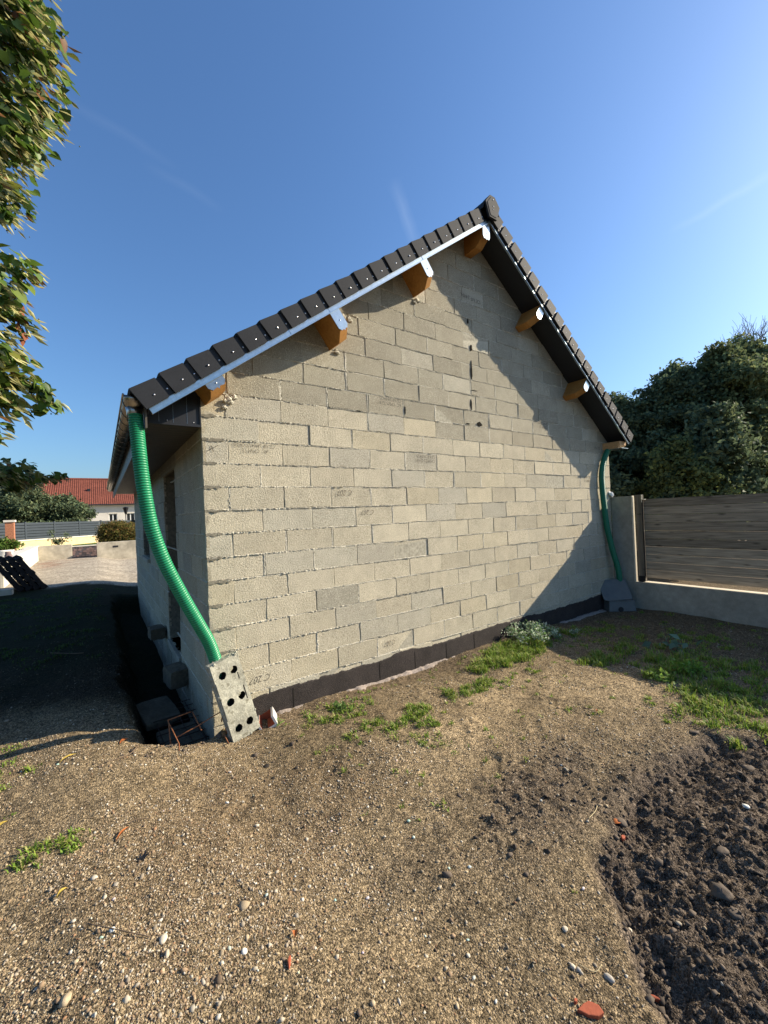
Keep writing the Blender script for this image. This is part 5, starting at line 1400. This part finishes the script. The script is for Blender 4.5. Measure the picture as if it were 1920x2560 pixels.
for k, (u, v, rr, lb) in enumerate([(1500,1580,.05,'dark earth lump at the top left corner of the dug soil'),(1530,1600,.045,'dark earth lump right behind the corner lump'),(1620,1650,.055,'long dark clod near the grass at the right'),
      (1560,1940,.07,'largest dark clod in the lower right of the soil'),(1590,1985,.05,'dark clod just below the largest one'),(1500,1720,.035,'small rounded clod in the upper soil'),(1340,1760,.05,'long clod on the gravel edge beside the orange leaf'),(1560,1850,.045,'dark clod halfway up the dug soil')]):
    x, y = px(u, v); stone(x, y, rr*.62, (.10,.078,.058), lb, 400+k, None, 'earth_clod', .45, rough=.2)
# brick shards
def shard(u, v, L, w, rz, label):
    x, y = px(u, v); mb = MB(); X = Matrix.Translation((x, y, gz(x, y)+w*.12)) @ Matrix.Rotation(rz,4,'Z') @ Matrix.Rotation(.12,4,'X')
    mb.prism([(-L*.55,w*.1),(-L*.2,-w*.32),(L*.2,-w*.5),(L*.5,-w*.35),(L*.44,w*.15),(L*.1,w*.5),(-L*.2,w*.38)], lambda p: X @ Vector((p[0],p[1],-.006)), lambda p: X @ Vector((p[0],p[1],.012)))
    tag(mb.build('brick_shard', 'terracotta', bevel=.003), label, 'brick shard')
shard(1275,2190,.085,.045,-.5,'large orange brick shard at the bottom edge'); shard(628,2160,.045,.014,1.2,'thin upright orange brick shard at the bottom'); shard(1345,1795,.035,.022,.4,'small orange shard beside the long clod'); shard(1408,2120,.05,.012,-1.0,'red sliver in the cut edge of the soil'); shard(1243,2170,.016,.012,.2,'tiny red brick crumb near the large shard')
# leaves and twigs on the ground
def gleaf(u, v, L, w, rz, m, label, name='fallen_leaf'):
    x, y = px(u, v); z = gz(x, y)+.006; c, s = math.cos(rz), math.sin(rz); mb = MB(); n = 7; vs = []
    for k in range(n+1):
        t = k/n; ww = w*math.sin(math.pi*min(.98,max(.02,t)))**.8; zz = .012*math.sin(math.pi*t)
        for q in (-1, 0, 1): a, b = (t-.5)*L, q*ww; vs.append((x+a*c-b*s, y+a*s+b*c, z+zz+(.006 if q else 0)))
    mb.add(vs, [(3*k+j, 3*k+3+j, 3*k+4+j, 3*k+1+j) for k in range(n) for j in range(2)]); tag(mb.build(name, m, smooth=True), label, 'leaf')
gleaf(270,1656,.07,.018,.7,'leaf_litter','orange dry leaf near the corner of the shadow'); gleaf(150,1707,.10,.010,.5,'leaf_yellow','long yellow leaf in the left gravel'); gleaf(268,1878,.09,.008,.9,'leaf_litter','thin red brown leaf curled above the dark scrap')
gleaf(8,1872,.06,.012,.9,'leaf_yellow','yellow leaf at the left edge'); gleaf(1333,1765,.045,.02,-.4,'leaf_litter','orange leaf beside the long clod'); gleaf(138,2030,.05,.008,.8,'leaf_yellow','pale yellow leaf in the lower left corner area'); gleaf(640,2078,.03,.010,1.2,'leaf_litter','small brown leaf in the lower middle gravel')
gleaf(1290,1535,.03,.012,.2,'leaf_litter','brown leaf among the grass seedlings')
def twig(pts, rad, m, label):
    P = []
    for u, v in pts: x, y = px(u, v); P.append((x, y, gz(x, y)+.006+rnd.uniform(0,.006)))
    mb = MB(); mb.tube(catmull(P, 6), rad, 5); tag(mb.build('twig', m, smooth=True), label, 'twig')
twig([(195,2120),(260,2135),(330,2138)],.0022,'twig','dark twig near the lower left corner'); twig([(270,1855),(300,1838),(330,1830)],.002,'twig','brown twig in the left gravel'); twig([(1290,1740),(1286,1755),(1272,1775)],.002,'twig_pale','pale straw hooked on the gravel near the middle right')
twig([(110,1448),(160,1450),(182,1448)],.006,'twig','twig lying in the shade left of the trench'); twig([(1480,1535),(1520,1533),(1560,1541)],.006,'twig','dark stick lying among the seedlings at the right'); twig([(230,1715),(280,1690),(300,1660)],.004,'twig','forked dark twig below the shadow of the corner')
twig([(445,1835),(480,1838)],.0016,'twig','short brown twig in the middle gravel'); twig([(1250,2090),(1285,2100),(1300,2085)],.0015,'twig_pale','pale root lying next to the touching pair of stones')
# dark scrap and black soot
x, y = px(308,1926); mb = MB(); r_ = random.Random(3)
for k in range(14):
    a = r_.uniform(0, 6.28); L = r_.uniform(.012,.03); c = Vector((x+r_.uniform(-.012,.012), y+r_.uniform(-.012,.012), gz(x, y)+.006)); d = Vector((math.cos(a), math.sin(a), r_.uniform(.0,.5))); s = d.cross(Vector((0,0,1))).normalized()*.005
    mb.add([c-s, c+s, c+d*L+s*.4, c+d*L-s*.6], [(0,1,2,3)])
tag(mb.build('plastic_scrap', 'lining'), 'crumpled black plastic scrap in the lower left gravel', 'scrap')
for k, (u, v, lb) in enumerate([(575,1655,'larger black bitumen crumb in front of the perforated block'),(640,1660,'smaller black bitumen crumb right of the larger one'),(590,1680,'flat black bitumen crumb nearest the camera')]):
    x, y = px(u, v); o = stone(x, y, .02-.004*k, (.02,.017,.015), lb, 500+k, None, 'bitumen_crumb', .3)
